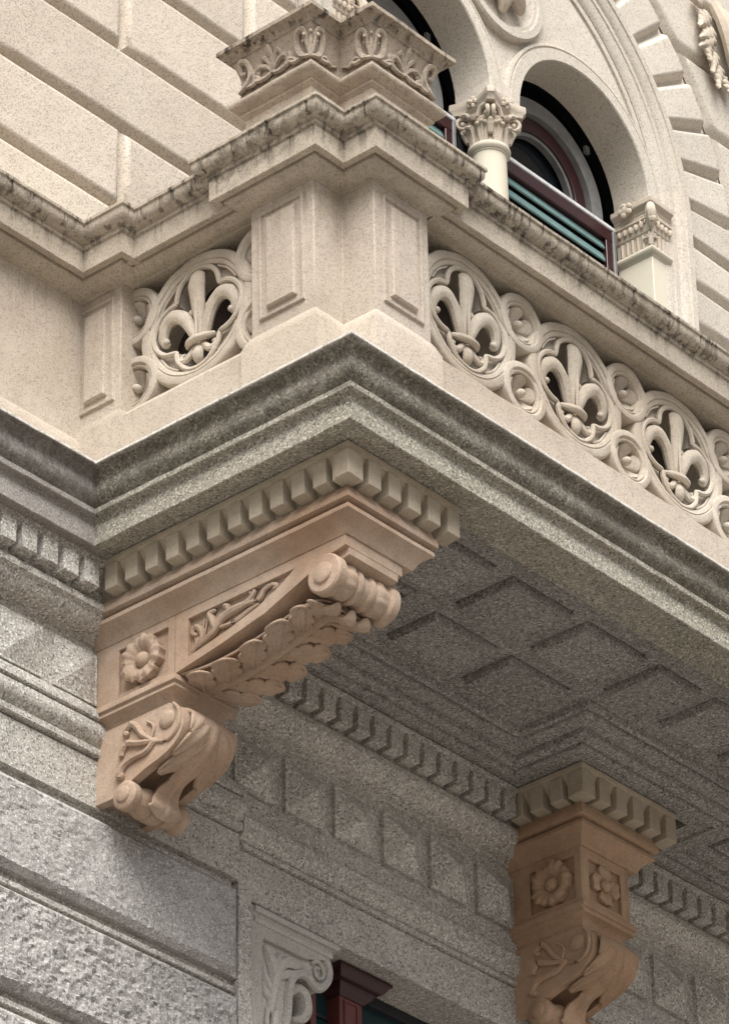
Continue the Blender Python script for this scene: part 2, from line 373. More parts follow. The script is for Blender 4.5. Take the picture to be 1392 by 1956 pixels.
for k, (z0, z1) in enumerate(zip(zr, zr[1:])):
    xr = 6.1 if k % 2 else 5.75
    obj('stone_block', cut_block(0, xr, z0, z1), CREAM2, wr, sharp=50)
    for xa in (xr, xr+1.65, xr+3.3): obj('stone_block', bevel_block(xa+.004, xa+1.646, z0+.004, z1-.004, YU), CREAM2, wr, sharp=50)

# carved ornament on the wall at the right edge: ragged acanthus leaves round a swelling draped body
orn = thing('carved_ornament', (5.15, 1.72, 5.15), 'white carved ornament of ragged leaves on the wall at the top right corner', 'carving')
b = M()
for i in range(5): b.merge(stube([(5.10+.05*i, 1.72-.012*i, 5.55-.03*i), (5.12+.05*i, 1.665-.006*i, 5.36-.03*i), (5.16+.055*i, 1.66, 5.18-.03*i), (5.24+.055*i, 1.70, 5.02-.03*i)], [.03, .045, .042, .02], 8))
obj('draped_body', b, CAPI, orn)
def ragleaf(p, q, w, lobes=4, lift=.03):
    p = Vector((p[0], p[1])); q = Vector((q[0], q[1])); t = (q-p); nn = Vector((-t.y, t.x)).normalized()
    def fn(u, v):
        s = (v-.5)*2; env = (1-u**3)*(.55+.45*sin(pi*min(1, u*1.3+.15))); lob = .72+.28*abs(cos(u*pi*lobes)); c = p+t*u+nn*(s*w*env*lob)
        return (c.x, 1.735-lift*(1-s*s*.8)-.03*u*u-.012*abs(s)*abs(cos(u*pi*lobes)), c.y)
    return grid(fn, 24, 8)
for p, q, w in (((5.02, 5.42), (4.90, 5.27), .055), ((5.06, 5.33), (4.90, 5.19), .05), ((5.06, 5.28), (4.885, 5.12), .04), ((5.0, 5.22), (4.98, 5.07), .05), ((5.07, 5.17), (4.99, 5.0), .045), ((5.1, 5.1), (5.035, 4.92), .05), ((5.13, 5.06), (5.16, 4.93), .04), ((4.97, 5.5), (4.86, 5.42), .05)):
    obj('leaf', ragleaf(p, q, w), CAPI, orn, thick=.012)

# ------------------------------------------------------------------ the twin arched window
win = thing('arched_window', (CX, 1.85, 2.2), 'twin arched stone window under one great moulded arch above the balcony', 'window')
A1, A2, RI, RO, ZS = 2.60, 3.881, .525, .625, 3.86
def archpts(cx, r, n=40, cz=ZS, a0=0, a1=pi): return [(cx+r*cos(a0+(a1-a0)*i/n), cz+r*sin(a0+(a1-a0)*i/n)) for i in range(n+1)]
# great archivolt: (radius, front plane)
prof = [(1.17, 1.80), (1.17, 1.762), (1.205, 1.762), (1.207, 1.735), (1.240, 1.733), (1.243, 1.758), (1.258, 1.758), (1.262, 1.744), (1.272, 1.725), (1.290, 1.708), (1.312, 1.700), (1.334, 1.698), (1.337, 1.684), (1.362, 1.682), (1.365, 1.702), (1.376, 1.702), (1.380, 1.688), (1.392, 1.668), (1.412, 1.652), (1.434, 1.646), (1.437, 1.630), (1.478, 1.628), (1.486, 1.640), (1.488, 1.80)]
m = M(); vs = []; n = 72
angs = [pi*i/n for i in range(n+1)]
prof = [(r, (1.80 if y > 1.79 else (1.785 if 1.75 < y < 1.76 else 1.772-(1.772-y)*.5))) for r, y in prof]
for r, y in prof:
    vs += [(CX+r, y, .1), (CX+r, y, 2.0)]+[(CX+r*cos(a), y, CZ+r*sin(a)) for a in angs]+[(CX-r, y, 2.0), (CX-r, y, .1)]
q = n+5; fs = [(i*q+j, i*q+j+1, (i+1)*q+j+1, (i+1)*q+j) for i in range(len(prof)-1) for j in range(q-1)]
obj('great_arch_moulding', rough(m.add(vs, fs), .0012, 8), CREAM2, win)
# tympanum between the arches
ty = archpts(CX, 1.19, 60, CZ)
ty += [(CX-1.19, ZS-.3), (A1-.60, ZS-.3), (A1-.60, ZS)]+archpts(A1, .60, 30)[::-1]
ty += [(A2-.60, ZS)]+archpts(A2, .60, 30)[::-1][1:]+[(A2+.60, ZS-.3), (CX+1.19, ZS-.3)]
obj('tympanum', prism(ty, 1.764, 1.95), CREAM2, win)
for c in (A1, A2):
    pr = [(RI, 1.965), (RI, 1.742), (RI+.006, 1.735), (RI+.072, 1.735), (RI+.074, 1.746), (RI+.082, 1.746), (RI+.086, 1.738), (RI+.102, 1.741), (RI+.104, 1.78)]
    m = M(); vs = []; n = 56; low = ZS if True else 0
    for r, y in pr: vs += [(c+r*cos(pi*i/n), y, ZS+r*sin(pi*i/n)) for i in range(n+1)]
    q = n+1; obj('inner_arch', m.add(vs, [(i*q+j, i*q+j+1, (i+1)*q+j+1, (i+1)*q+j) for i in range(len(pr)-1) for j in range(n)]), CREAM2, win)
imp = M()
imp.box(A1+RI-.003, A2-RI+.003, 1.742, 1.965, ZS-.01, ZS+.09)
obj('arch_springer', imp, CREAM2, win)
# oculus with a carved boss
oc = (CX, 4.60)
o1 = lathe([(.335, .01), (.335, -.03), (.325, -.042), (.285, -.042), (.278, -.03), (.262, -.03), (.256, -.02), (.235, .0), (.0, .005)], 48, 'Y', (oc[0], 1.758, oc[1]))
ro = obj('oculus_ring', o1, CREAM2, win)
bo = M()
for i in range(7):
    a = 2*pi*i/7; bo.merge(stube([(oc[0]+.05*cos(a), 1.74, oc[1]+.05*sin(a)), (oc[0]+.12*cos(a+.1), 1.70, oc[1]+.12*sin(a+.1)), (oc[0]+.19*cos(a+.2), 1.73, oc[1]+.19*sin(a+.2))], [.03, .045, .02], 8))
bo.merge(blob((oc[0], 1.71, oc[1]), (.07, .05, .07), 12, 8)); obj('carved_boss', bo, CAPI, ro)
# plain jambs (square pilasters) with capitals at both ends, round column in the middle
def jamb(side):
    t = thing('window_pilaster', (CX+side*1.24, 1.85, 2.2), 'square yellow stone pilaster at the right end of the arched window' if side > 0 else 'square yellow stone pilaster at the left end of the arched window, behind the carved pedestal', 'pilaster', 'pilasters of the arched window')
    f = (lambda v: v) if side > 0 else (lambda v: (2*CX-v[0], v[1], v[2]))
    P = [(4.41, 1.965), (4.41, 1.745), (4.555, 1.745)]
    sh = M().merge(M().box(4.41, 4.556, 1.745, 1.965, .1, 3.52), f); obj('shaft', sh, SHAFT, t, bev=.004)
    nk = M().merge(sweep(P, [(.02, 3.515), (-.004, 3.515), (-.006, 3.525), (-.018, 3.530), (-.026, 3.542), (-.026, 3.554), (-.018, 3.566), (.0, 3.570), (.02, 3.570)]), f); obj('necking', nk, SHAFT, t)
    bl = M().merge(sweep(P, [(.03, 3.565), (.004, 3.565), (.0, 3.60), (-.002, 3.66), (-.012, 3.672), (-.012, 3.680), (-.016, 3.69), (-.020, 3.735), (-.030, 3.742), (-.030, 3.752), (-.015, 3.757), (-.015, 3.79), (.03, 3.79)]), f)
    for i in range(5):                                                # flutes of the bell
        for (x, y) in ((4.41-.004, 1.79+.034*i),) if i < 5 else (): bl.merge(stube([(x, y, 3.575), (x-.002, y, 3.655)], [.010, .010], 6), f)
        if i < 4: bl.merge(stube([(4.435+.034*i, 1.741, 3.575), (4.435+.034*i, 1.739, 3.655)], [.010, .010], 6), f)
    for i in range(5): bl.merge(blob((4.388, 1.785+.036*i, 3.712), (.014, .014, .022)), f)     # egg row
    for i in range(4): bl.merge(blob((4.445+.034*i, 1.724, 3.712), (.014, .014, .022)), f)
    cp = obj('capital', bl, CAPI, t)
    vl = M()
    for sx, sy in ((1, 0), (0, 1)):                                   # two scrolls back to back at the corner
        pts = [(4.395+.0*sx, 1.73, 3.785)]; pts = []
        for i in range(12):
            a = 2.2-i*.55; r = .030*(1-i/14); u = .045+r*cos(a); w = 3.735+r*sin(a)
            pts.append((4.385+u if sx else 4.388, 1.722 if sx else 1.725+u, w))
        vl.merge(tube(pts, lerpr([.011, .006], 12), 6), f)
    vl.merge(stube([(4.375, 1.712, 3.80), (4.36, 1.70, 3.75), (4.372, 1.708, 3.70), (4.385, 1.722, 3.665)], [.02, .03, .026, .01], 8), f)
    vl.merge(blob((4.368, 1.702, 3.705), (.026, .026, .026)), f)
    for i in range(3): vl.merge(stube([(4.405, 1.741, 3.58), (4.40-.0*i, 1.735, 3.62), (4.398+.02*i, 1.722, 3.655-.015*i)], [.012, .012, .006], 6), f); vl.merge(stube([(4.402, 1.745, 3.58), (4.398, 1.742, 3.62), (4.392, 1.742+.02*i, 3.655-.015*i)], [.012, .012, .006], 6), f)
    obj('corner_scroll', vl, CAPI, t)
    ab = M().merge(sweep([(4.41, 1.965), (4.41, 1.745), (4.56, 1.745)], [(.03, 3.785), (-.018, 3.785), (-.02, 3.80), (-.034, 3.812), (-.046, 3.822), (-.046, 3.85), (-.040, 3.858), (.03, 3.858)]), f)
    fl = M().merge(blob((4.362, 1.86, 3.825), (.022, .034, .034)), f)
    for i in range(5): a = 2*pi*i/5; fl.merge(blob((4.355, 1.86+.03*cos(a), 3.825+.03*sin(a)), (.014, .018, .018)), f)
    a_ = obj('abacus', ab, CAPI, t, bev=.004); obj('flower', fl, CAPI, a_)
jamb(1); jamb(-1)
CY = 1.858
t = thing('window_column', (CX, CY, 1.5), 'round yellow stone column with leafy scrolled capital between the two arches', 'column')
obj('shaft', lathe([(.092, 1.3), (.092, 2.4), (.090, 3.2), (.087, 3.535), (.093, 3.54), (.0935, 3.548)], 40, 'Z', (CX, CY, 0)), SHAFT, t)
obj('necking', lathe([(.086, 3.545), (.098, 3.547), (.107, 3.556), (.110, 3.568), (.107, 3.580), (.098, 3.589), (.085, 3.592)], 40, 'Z', (CX, CY, 0)), SHAFT, t)
bell = lathe([(.090, 3.588), (.088, 3.62), (.089, 3.66), (.096, 3.695), (.112, 3.72), (.112, 3.735), (.102, 3.742), (.105, 3.77), (.125, 3.79)], 48, 'Z', (CX, CY, 0), mod=lambda a, i: 1+(.025*cos(a*16) if i < 4 else 0))
cap_ = obj('capital', bell, CAPI, t)
for i in range(8):
    a = 2*pi*i/8+pi/8; d = Vector((cos(a), sin(a), 0)); c = Vector((CX, CY, 0)); s = Vector((-sin(a), cos(a), 0)); lf = M()
    for k in (-1, 0, 1):
        lf.merge(stube([c+d*.088+s*.012*k+Vector((0, 0, 3.59)), c+d*.094+s*.018*k+Vector((0, 0, 3.65)), c+d*.108+s*.022*k+Vector((0, 0, 3.695-.008*abs(k))), c+d*.124+s*.020*k+Vector((0, 0, 3.690-.012*abs(k)))], [.010, .013, .015, .010], 7))
    obj('leaf', lf, CAPI, cap_)
for i in range(4):
    a = pi/4+pi/2*i; d = Vector((cos(a), sin(a), 0)); s = Vector((-sin(a), cos(a), 0)); c = Vector((CX, CY, 0)); vo = M()
    for sg in (-1, 1):
        pts = []
        for k in range(16):
            an = 2.4-k*.5; r = .040*(1-k/19); pts.append(c+d*(.128+r*cos(an))+s*sg*(.016-.0004*k)+Vector((0, 0, 3.735+r*sin(an))))
        vo.merge(tube(pts, lerpr([.013, .007], 16), 7))
        vo.merge(blob(c+d*.128+s*sg*.018+Vector((0, 0, 3.735)), .014))
        vo.merge(stube([c+d*.09+s*sg*.06+Vector((0, 0, 3.735)), c+d*.11+s*sg*.045+Vector((0, 0, 3.775)), c+d*.14+s*sg*.02+Vector((0, 0, 3.785))], [.013, .014, .012], 7))
        vo.merge(blob(c+d*.085+s*sg*.085+Vector((0, 0, 3.725)), .022))
    vo.merge(stube([c+d*.10+Vector((0, 0, 3.63)), c+d*.115+Vector((0, 0, 3.68)), c+d*.135+Vector((0, 0, 3.70))], [.016, .022, .012], 8))
    obj('corner_scroll', vo, CAPI, cap_)
# concave-sided abacus
def abac(k, h=.137, cut=.03, tip=.018):
    pts = []
    for i in range(4):
        a = pi/4+pi/2*i; d = Vector((cos(a), sin(a))); s = Vector((-sin(a), cos(a))); c0 = d*(h*1.4142*k)
        p0 = c0-s*tip; p1 = c0+s*tip; pts += [p0, p1]; a2 = pi/4+pi/2*(i+1); d2 = Vector((cos(a2), sin(a2))); s2 = Vector((-sin(a2), cos(a2))); q = d2*(h*1.4142*k)-s2*tip; mdir = (d+d2).normalized()
        for j in range(1, 7): u = j/7; pts.append(p1.lerp(q, u)-mdir*cut*4*u*(1-u))
    return pts
ab = M(); rows_ = [(.90, 3.786), (.92, 3.80), (.96, 3.812), (1.0, 3.82), (1.0, 3.848), (.98, 3.856)]; L = None
for k, z in rows_:
    p = abac(k); L = len(p); ab.v += [(CX+q.x, CY+q.y, z) for q in p]
for i in range(len(rows_)-1):
    for j in range(L): ab.f.append((i*L+j, i*L+(j+1) % L, (i+1)*L+(j+1) % L, (i+1)*L+j))
ab.f += [tuple(range(L)), tuple((len(rows_)-1)*L+j for j in range(L))]
a_ = obj('abacus', ab, CAPI, t)
for i in range(4):
    a = pi/2*i; d = Vector((cos(a), sin(a), 0)); s = Vector((-sin(a), cos(a), 0)); c = Vector((CX, CY, 3.825))+d*.118; fm = M().merge(blob(c+d*.012, .013))
    for k in range(5): b = 2*pi*k/5; fm.merge(blob(c+s*.022*cos(b)+Vector((0, 0, .022*sin(b))), .015, 6, 4))
    obj('flower', fm, CAPI, a_)
# window joinery behind the stone
for c, word in ((A1, 'left'), (A2, 'right')):
    t = thing('window_frame', (c, 2.02, 2.2), 'dark red window frame with teal slats in the %s arch%s' % (word, ', right of the round column' if word == 'right' else ', mostly behind the carved pedestal'), 'window frame', 'window frames in the twin arches')
    rv = M(); n = 40
    for r, y in ((.528, 1.964), (.66, 1.966), (.66, 2.19)): rv.v += [(c+r, y, 1.0)]+[(c+r*cos(pi*i/n), y, ZS+r*sin(pi*i/n)) for i in range(n+1)]+[(c-r, y, 1.0)]
    q = n+3; rv.f += [(i*q+j, i*q+j+1, (i+1)*q+j+1, (i+1)*q+j) for i in range(2) for j in range(q-1)]
    obj('shade_reveal', rv, BLACK, t)  # painted black to stand for the shadow in the gap
    def hoop(r0, r1, y0, y1): return ringplate(archpts(c, r1, 48, 3.84)+[(c-r1, 3.2), (c+r1, 3.2)], archpts(c, r0, 48, 3.84)+[(c-r0, 3.2), (c+r0, 3.2)], y0, y1)
    fr = obj('arch_frame', hoop(.375, .468, 2.0, 2.06), GREYM, t); obj('clip', M().box(c+.345, c+.375, 1.992, 2.01, 4.20, 4.245), GREYM, fr)
    obj('arch_sash', hoop(.285, .372, 2.03, 2.075), WOOD, t, bev=.006); obj('sash_bead', hoop(.262, .284, 2.045, 2.08), GREYM, t)
    obj('glass_pane', M().box(c-.66, c+.66, 2.10, 2.115, 1.0, 4.55), GLASS, t)
    x0, x1 = c-.52, c+.487
    obj('top_rail', M().box(x0, x1, 1.938, 1.985, 3.728, 3.752), WHITEM, t, bev=.004)
    sa = M().box(x0, x1, 1.945, 1.985, 3.655, 3.727); sa.box(x1-.075, x1-.024, 1.945, 1.985, 1.2, 3.6545); sa.box(x0+.024, x0+.075, 1.945, 1.985, 1.2, 3.6545)
    obj('sash', sa, WOOD, t, bev=.005)
    ed = M().box(x1-.023, x1, 1.938, 1.985, 1.2, 3.727); ed.box(x0, x0+.023, 1.938, 1.985, 1.2, 3.727); obj('edge_strip', ed, GREYM, t, bev=.003)
    sl0 = M().add([(x0+.076, 1.955, 0), (x1-.076, 1.955, 0), (x1-.076, 1.972, .055), (x0+.076, 1.972, .055), (x0+.076, 1.963, -.004), (x1-.076, 1.963, -.004), (x1-.076, 1.980, .051), (x0+.076, 1.980, .051)], [(0, 1, 2, 3), (7, 6, 5, 4), (0, 4, 5, 1), (2, 6, 7, 3), (1, 5, 6, 2), (0, 3, 7, 4)])
    first = None
    for k in range(16):
        if first is None: first = obj('slat', M().merge(sl0, lambda v: (v[0], v[1], v[2]+3.595)), TEAL, t)
        else:
            s_ = dup(first, t); s_.location = Vector(first.location)+Vector((0, 0, -.078*k))
    obj('blind_back', M().box(x0+.05, x1-.05, 2.0, 2.01, 1.2, 3.70), BLACK, t)
# ------------------------------------------------------------------ balustrade: profiles shared by pier, pilaster and rails
def cornice(f, zb, back=.30, shaft=.12, bed=True, drop=.044):
    """hand-rail profile; f = inset of the fascia, zb = its lower edge"""
    p = [(back, zb+.212), (f-.052, zb+.212), (f-.060, zb+.206), (f-.060, zb+.192)]
    p += [(f-.052, zb+.186)]+arc((f-.050, zb+.186), (f-.020, zb+.128), .20, 6)+[(f-.020, zb+.128), (f-.010, zb+.126), (f-.010, zb+.108), (f, zb+.104), (f, zb+.004), (f+.004, zb)]
    if bed: p += [(f+.030, zb+.001), (f+.032, zb+.012), (f+.040, zb+.012), (f+.042, zb-.004)]+arc((f+.044, zb-.005), (f+shaft-.008, zb-drop+.012), .16, 5)+[(f+shaft-.006, zb-drop+.008), (f+shaft-.004, zb-drop), (back, zb-drop)]
    else: p += [(back, zb)]
    return p
def plinth(f, zt, step, back=.3):
    return [(f+step+.001, zt), (f+step*.6, zt-.022), (f+step*.5, zt-.03), (f, zt-.066), (f, 0.001), (back, .001), (back, zt)]
E0 = .64; NX, NY = .302, .300
PP = [(.13, E0), (.13, NY), (NX, NY), (NX, .13), (E0, .13), (E0, E0)]          # plan of the notched corner pier
def pp(d): return offset_path(PP, d-.13, True)
t = thing('corner_pier', (.3, .3, 0), 'notched corner pier of the balustrade with sunk panels, under the carved pedestal', 'pier')
m = M(); m.merge(prism(PP, .24, 1.0, 'XY')); obj('shaft', rough(m, .001, 6), PIER, t, bev=.006)
obj('plinth', rough(sweep(PP, plinth(-.03, .312, .03, .10), closed_path=True), .0015, 8), PIER, t)
obj('cornice', rough(sweep(PP, cornice(-.12, .982, .05, .12), closed_path=True), .0014, 9), RAIL, t, sharp=30)
def sunk_panel(parent, a0, a1, z0, z1, face, plane, mat, inner=.028, moulding=.012):
    """raised frame mouldings and a raised field on a face; a = along, face = coordinate of the face, outwards is negative"""
    f = (lambda v: v) if plane == 'Y' else (lambda v: (v[1], v[0], v[2]))
    def rect(i): return [(a0+i, z0+i), (a1-i, z0+i), (a1-i, z1-i), (a0+i, z1-i)]
    fr = M(); L = [(-.004, .004), (-.003, -.002), (0, -.011), (.007, -.013), (.011, -.009), (.013, -.009), (.015, -.002), (.018, .004)]
    rings = [[(x, face+y, z) for x, z in rect(i)] for i, y in L]
    vs = [v for r in rings for v in r]; fs = [(k*4+j, k*4+(j+1) % 4, (k+1)*4+(j+1) % 4, (k+1)*4+j) for k in range(len(L)-1) for j in range(4)]
    fr.add(vs, fs); obj('panel_moulding', M().merge(fr, f), mat, parent)
    fi = M(); i0 = inner+.016; L = [(i0-.006, .004), (i0-.002, -.014), (i0+.004, -.019)]
    rings = [[(x, face+y, z) for x, z in rect(i)] for i, y in L]; vs = [v for r in rings for v in r]
    fs = [(k*4+j, k*4+(j+1) % 4, (k+1)*4+(j+1) % 4, (k+1)*4+j) for k in range(2) for j in range(4)]+[(8, 9, 10, 11)]
    fi.add(vs, fs); obj('panel', M().merge(fi, f), mat, parent)
sunk_panel(t, .352, .588, .372, .895, .13, 'X', PIER)
sunk_panel(t, .352, .588, .372, .895, .13, 'Y', PIER)
# carved cap on top of the pier
t = thing('carved_pedestal', (.3, .3, 1.19), 'carved stone pedestal cap with leafy frieze standing on the corner pier', 'pedestal')
E2 = .685; CP = [(.105, E2), (.105, NY-.02), (NX-.02, NY-.02), (NX-.02, .105), (E2, .105), (E2, E2)]
core = [(.06, 1.19), (.022, 1.19), (.022, 1.41), (.006, 1.425), (.006, 1.438), (.0, 1.440)]+arc((0, 1.444), (-.004, 1.512), -.42, 7)+[(-.004, 1.512), (.006, 1.516), (.008, 1.53)]+arc((.006, 1.535), (-.018, 1.70), .09, 6)+[(-.018, 1.703), (-.024, 1.705), (-.026, 1.712)]+arc((-.028, 1.715), (-.058, 1.738), .15, 4)+[(-.064, 1.742), (-.064, 1.762), (-.05, 1.768), (.06, 1.772)]
obj('cap_mouldings', rough(sweep(CP, core, closed_path=True), .003, 9), CAPS, t, sharp=30)
obj('cap_top', prism(offset_path(CP, .03, True), 1.70, 1.770, 'XY'), CAPS, t)
def palmette(s=1.):
    """leafy motif in local u (along), v (up), w (out)"""
    m = M()
    for a in (-1.05, -.55, 0, .55, 1.05):
        L = .080 if a == 0 else .068
        m.merge(stube([(0, .004, .03), (sin(a)*L*.5, .008, .04+cos(a)*L*.55), (sin(a)*L*1.05, .012, .03+cos(a)*L), (sin(a)*L*1.3, .006, .018+cos(a)*L*.9)], [.006, .010, .010, .005], 6, 3))
    for sg in (-1, 1):
        m.merge(stube([(0, .004, .03), (sg*.03, .008, .012), (sg*.07, .008, .02), (sg*.088, .008, .05), (sg*.07, .008, .068), (sg*.055, .008, .055)], [.009, .010, .010, .009, .007, .008], 6, 4))
        m.merge(blob((sg*.068, .008, .052), (.011, .008, .011), 7, 5))
    return m
def scroll(sg):
    m = M(); m.merge(stube([(0, .004, .01), (sg*.03, .008, .02), (sg*.052, .009, .06), (sg*.042, .009, .10), (sg*.015, .009, .105), (sg*.012, .008, .075), (sg*.028, .008, .07)], [.007, .011, .011, .010, .009, .007, .008], 6, 4))
    m.merge(stube([(sg*.03, .004, .02), (sg*.06, .008, .01), (sg*.085, .007, .025), (sg*.10, .005, .012)], [.008, .009, .008, .004], 6, 4)); return m
def frieze_map(face, plane, lean=True):
    # w pushes out from the hollow of the frieze
    def f(v):
        z = 1.532+v[2]*1.12; h = (z-1.53)/.17; hollow = .022*sin(pi*min(1, max(0, h)))-.018*h
        y = face+.002+hollow-v[1]*1.5
        return (v[0], y, z) if plane == 'Y' else (y, v[0], z)
    return f
for plane in ('X', 'Y'):
    mid = (NX+E2)/2
    obj('palmette', M().merge(palmette(), lambda v: frieze_map(.105, plane)((v[0]*1.15+mid, v[1]*.9, v[2]*1.22))), CAPS, t)
    for c_, sg in ((NX-.014, 1), (E2-.01, -1)): obj('scroll_leaf', M().merge(scroll(sg), lambda v: frieze_map(.105, plane)((c_+v[0]*1.25, v[1], v[2]*1.25))), CAPS, t)
    for q_ in ([(NX+.05, .006, .02), (NX+.09, .009, .045), (mid-.07, .009, .018)], [(mid+.07, .006, .018), (E2-.11, .009, .045), (E2-.06, .006, .02)]): obj('stem', M().merge(stube(q_, [.007, .009, .006], 6), frieze_map(.105, plane)), CAPS, t)
    obj('scroll_leaf', M().merge(scroll(1), lambda v: frieze_map(NX-.02, plane)((.110+v[0]*1.2, v[1], v[2]*1.25))), CAPS, t)
    obj('stem', M().merge(stube([(.15, .006, .02), (.19, .009, .04), (.22, .007, .015), (.27, .005, .04)], [.007, .009, .007, .005], 6), frieze_map(NX-.02, plane)), CAPS, t)
# corner leaf where two faces meet
for (x, y) in ((.105, NY-.02), (NX-.02, .105)):
    b = M()
    for a in (-.7, 0, .7): b.merge(stube([(x+.012, y+.012, 1.545), (x+.006+.014*a, y+.006-.014*a, 1.60), (x-.004+.026*a, y-.004-.026*a, 1.66-.02*abs(a)), (x-.014+.032*a, y-.014-.032*a, 1.650-.03*abs(a))], [.006, .010, .010, .005], 6, 3))
    obj('corner_leaf', b, CAPS, t)

# ------------------------------------------------------------------ pierced stone panels between the rails
R0 = .312
def roundel_mesh():
    m = lathe([(.242, .15), (.242, .016), (.246, .008), (.262, .004), (.264, .008), (.268, .008), (.271, .001), (.300, .001), (.307, .005), (R0, .014), (R0, .15)], 64, 'Y')
    n = 96; vs = []; fs = []; e, rh = .124, .113
    def rin(a): ph = (a+pi/4) % (pi/2)-pi/4; return e*cos(ph)+sqrt(rh*rh-(e*sin(ph))**2)
    for r_, y in (('o', .036), ('i', .034), ('i', .15), ('o', .15)):
        for j in range(n):
            a = 2*pi*j/n; r = .246 if r_ == 'o' else min(.2425, rin(a)+.004); vs.append((r*cos(a), y, r*sin(a)))
    for k in range(3):
        for j in range(n): fs.append((k*n+j, k*n+(j+1) % n, (k+1)*n+(j+1) % n, (k+1)*n+j))
    m.add(vs, fs)
    for q in range(4):                                              # rounded bead along each cusped lobe
        pts = []
        for i in range(25):
            a = q*pi/2-pi/4+pi/2*i/24; r = rin(a)+.007; pts.append((r*cos(a), .014, r*sin(a)))
        m.merge(tube(pts, [.008]+[.0125]*23+[.008], 7))
        # inner rim of the sunk triangle
        a = q*pi/2+pi/4; tri = []
        for (r, da) in ((.236, -.30), (.238, 0), (.236, .30)): tri.append((r*cos(a+da), .017, r*sin(a+da)))
        m.merge(stube(tri, [.005, .006, .005], 6))
    return m
def fleur_mesh():
    m = M()
    m.merge(stube([(0, .030, -.10), (0, .020, -.02), (0, .010, .08), (0, .004, .16), (0, .010, .205), (0, .03, .222)], [.022, .024, .036, .045, .039, .018], 12, 5, flat=(1, .62)))
    m.merge(stube([(0, .0, -.09), (0, -.004, .02), (0, -.016, .14)], [.005, .007, .004], 6, 4))
    for s in (-1, 1):
        m.merge(stube([(s*.018, .030, -.105), (s*.040, .022, -.05), (s*.075, .014, .025), (s*.125, .010, .060), (s*.172, .014, .048), (s*.199, .020, .004), (s*.194, .024, -.036), (s*.174, .026, -.044)], [.021, .025, .030, .033, .032, .027, .019, .013], 10, 5, flat=(1, .8)))
        m.merge(blob((s*.178, .016, -.036), (.015, .015, .015), 8, 6))
        m.merge(blob((s*.044, .022, .045), (.014, .014, .017), 8, 6)); m.merge(blob((s*.050, .028, .020), (.011, .012, .014), 8, 6))
        m.merge(stube([(s*.012, .026, -.115), (s*.034, .018, -.150), (s*.066, .014, -.180), (s*.092, .016, -.172), (s*.092, .018, -.150), (s*.076, .018, -.150)], [.014, .016, .016, .014, .011, .010], 8, 4))
    m.merge(stube([(0, .03, -.12), (0, .012, -.165), (0, .016, -.200), (0, .04, -.225)], [.020, .030, .026, .010], 10, 4, flat=(1, .7)))
    m.merge(stube([(-.074, .030, -.104), (-.045, .002, -.112), (0, -.010, -.114), (.045, .002, -.112), (.074, .030, -.104)], [.014, .017, .017, .017, .014], 10, 4))
    return m
def rosette_mesh(): return lathe([(.086, .085), (.086, .022), (.090, .014), (.096, .012), (.100, .017), (.104, .011), (.109, .006), (.130, .006), (.136, .009), (.140, .018), (.140, .15)], 44, 'Y')
def rosette_flower():
    n = 60; m = M(); vs = []; fs = []; rr = [.0, .02, .035, .05, .065, .078, .088]
    for i, r in enumerate(rr):
        for j in range(n):
            a = 2*pi*j/n; c5 = abs(cos(2.5*a)); k = min(1, max(0, (r-.018)/.06)); ed = 1 if r < .07 else .88+.12*c5**.5
            y = .066-.046*k**1.3*(c5**.30)+(.010 if r > .085 else 0)+(.016*(1-c5)**6 if k > 0 else 0)
            vs.append((r*ed*cos(a+.3), y, r*ed*sin(a+.3)))
    for i in range(len(rr)-1):
        for j in range(n): fs.append((i*n+j, i*n+(j+1) % n, (i+1)*n+(j+1) % n, (i+1)*n+j))
    m.add(vs, fs); m.merge(lathe([(.088, .078), (.0, .08)], 24, 'Y')); return m
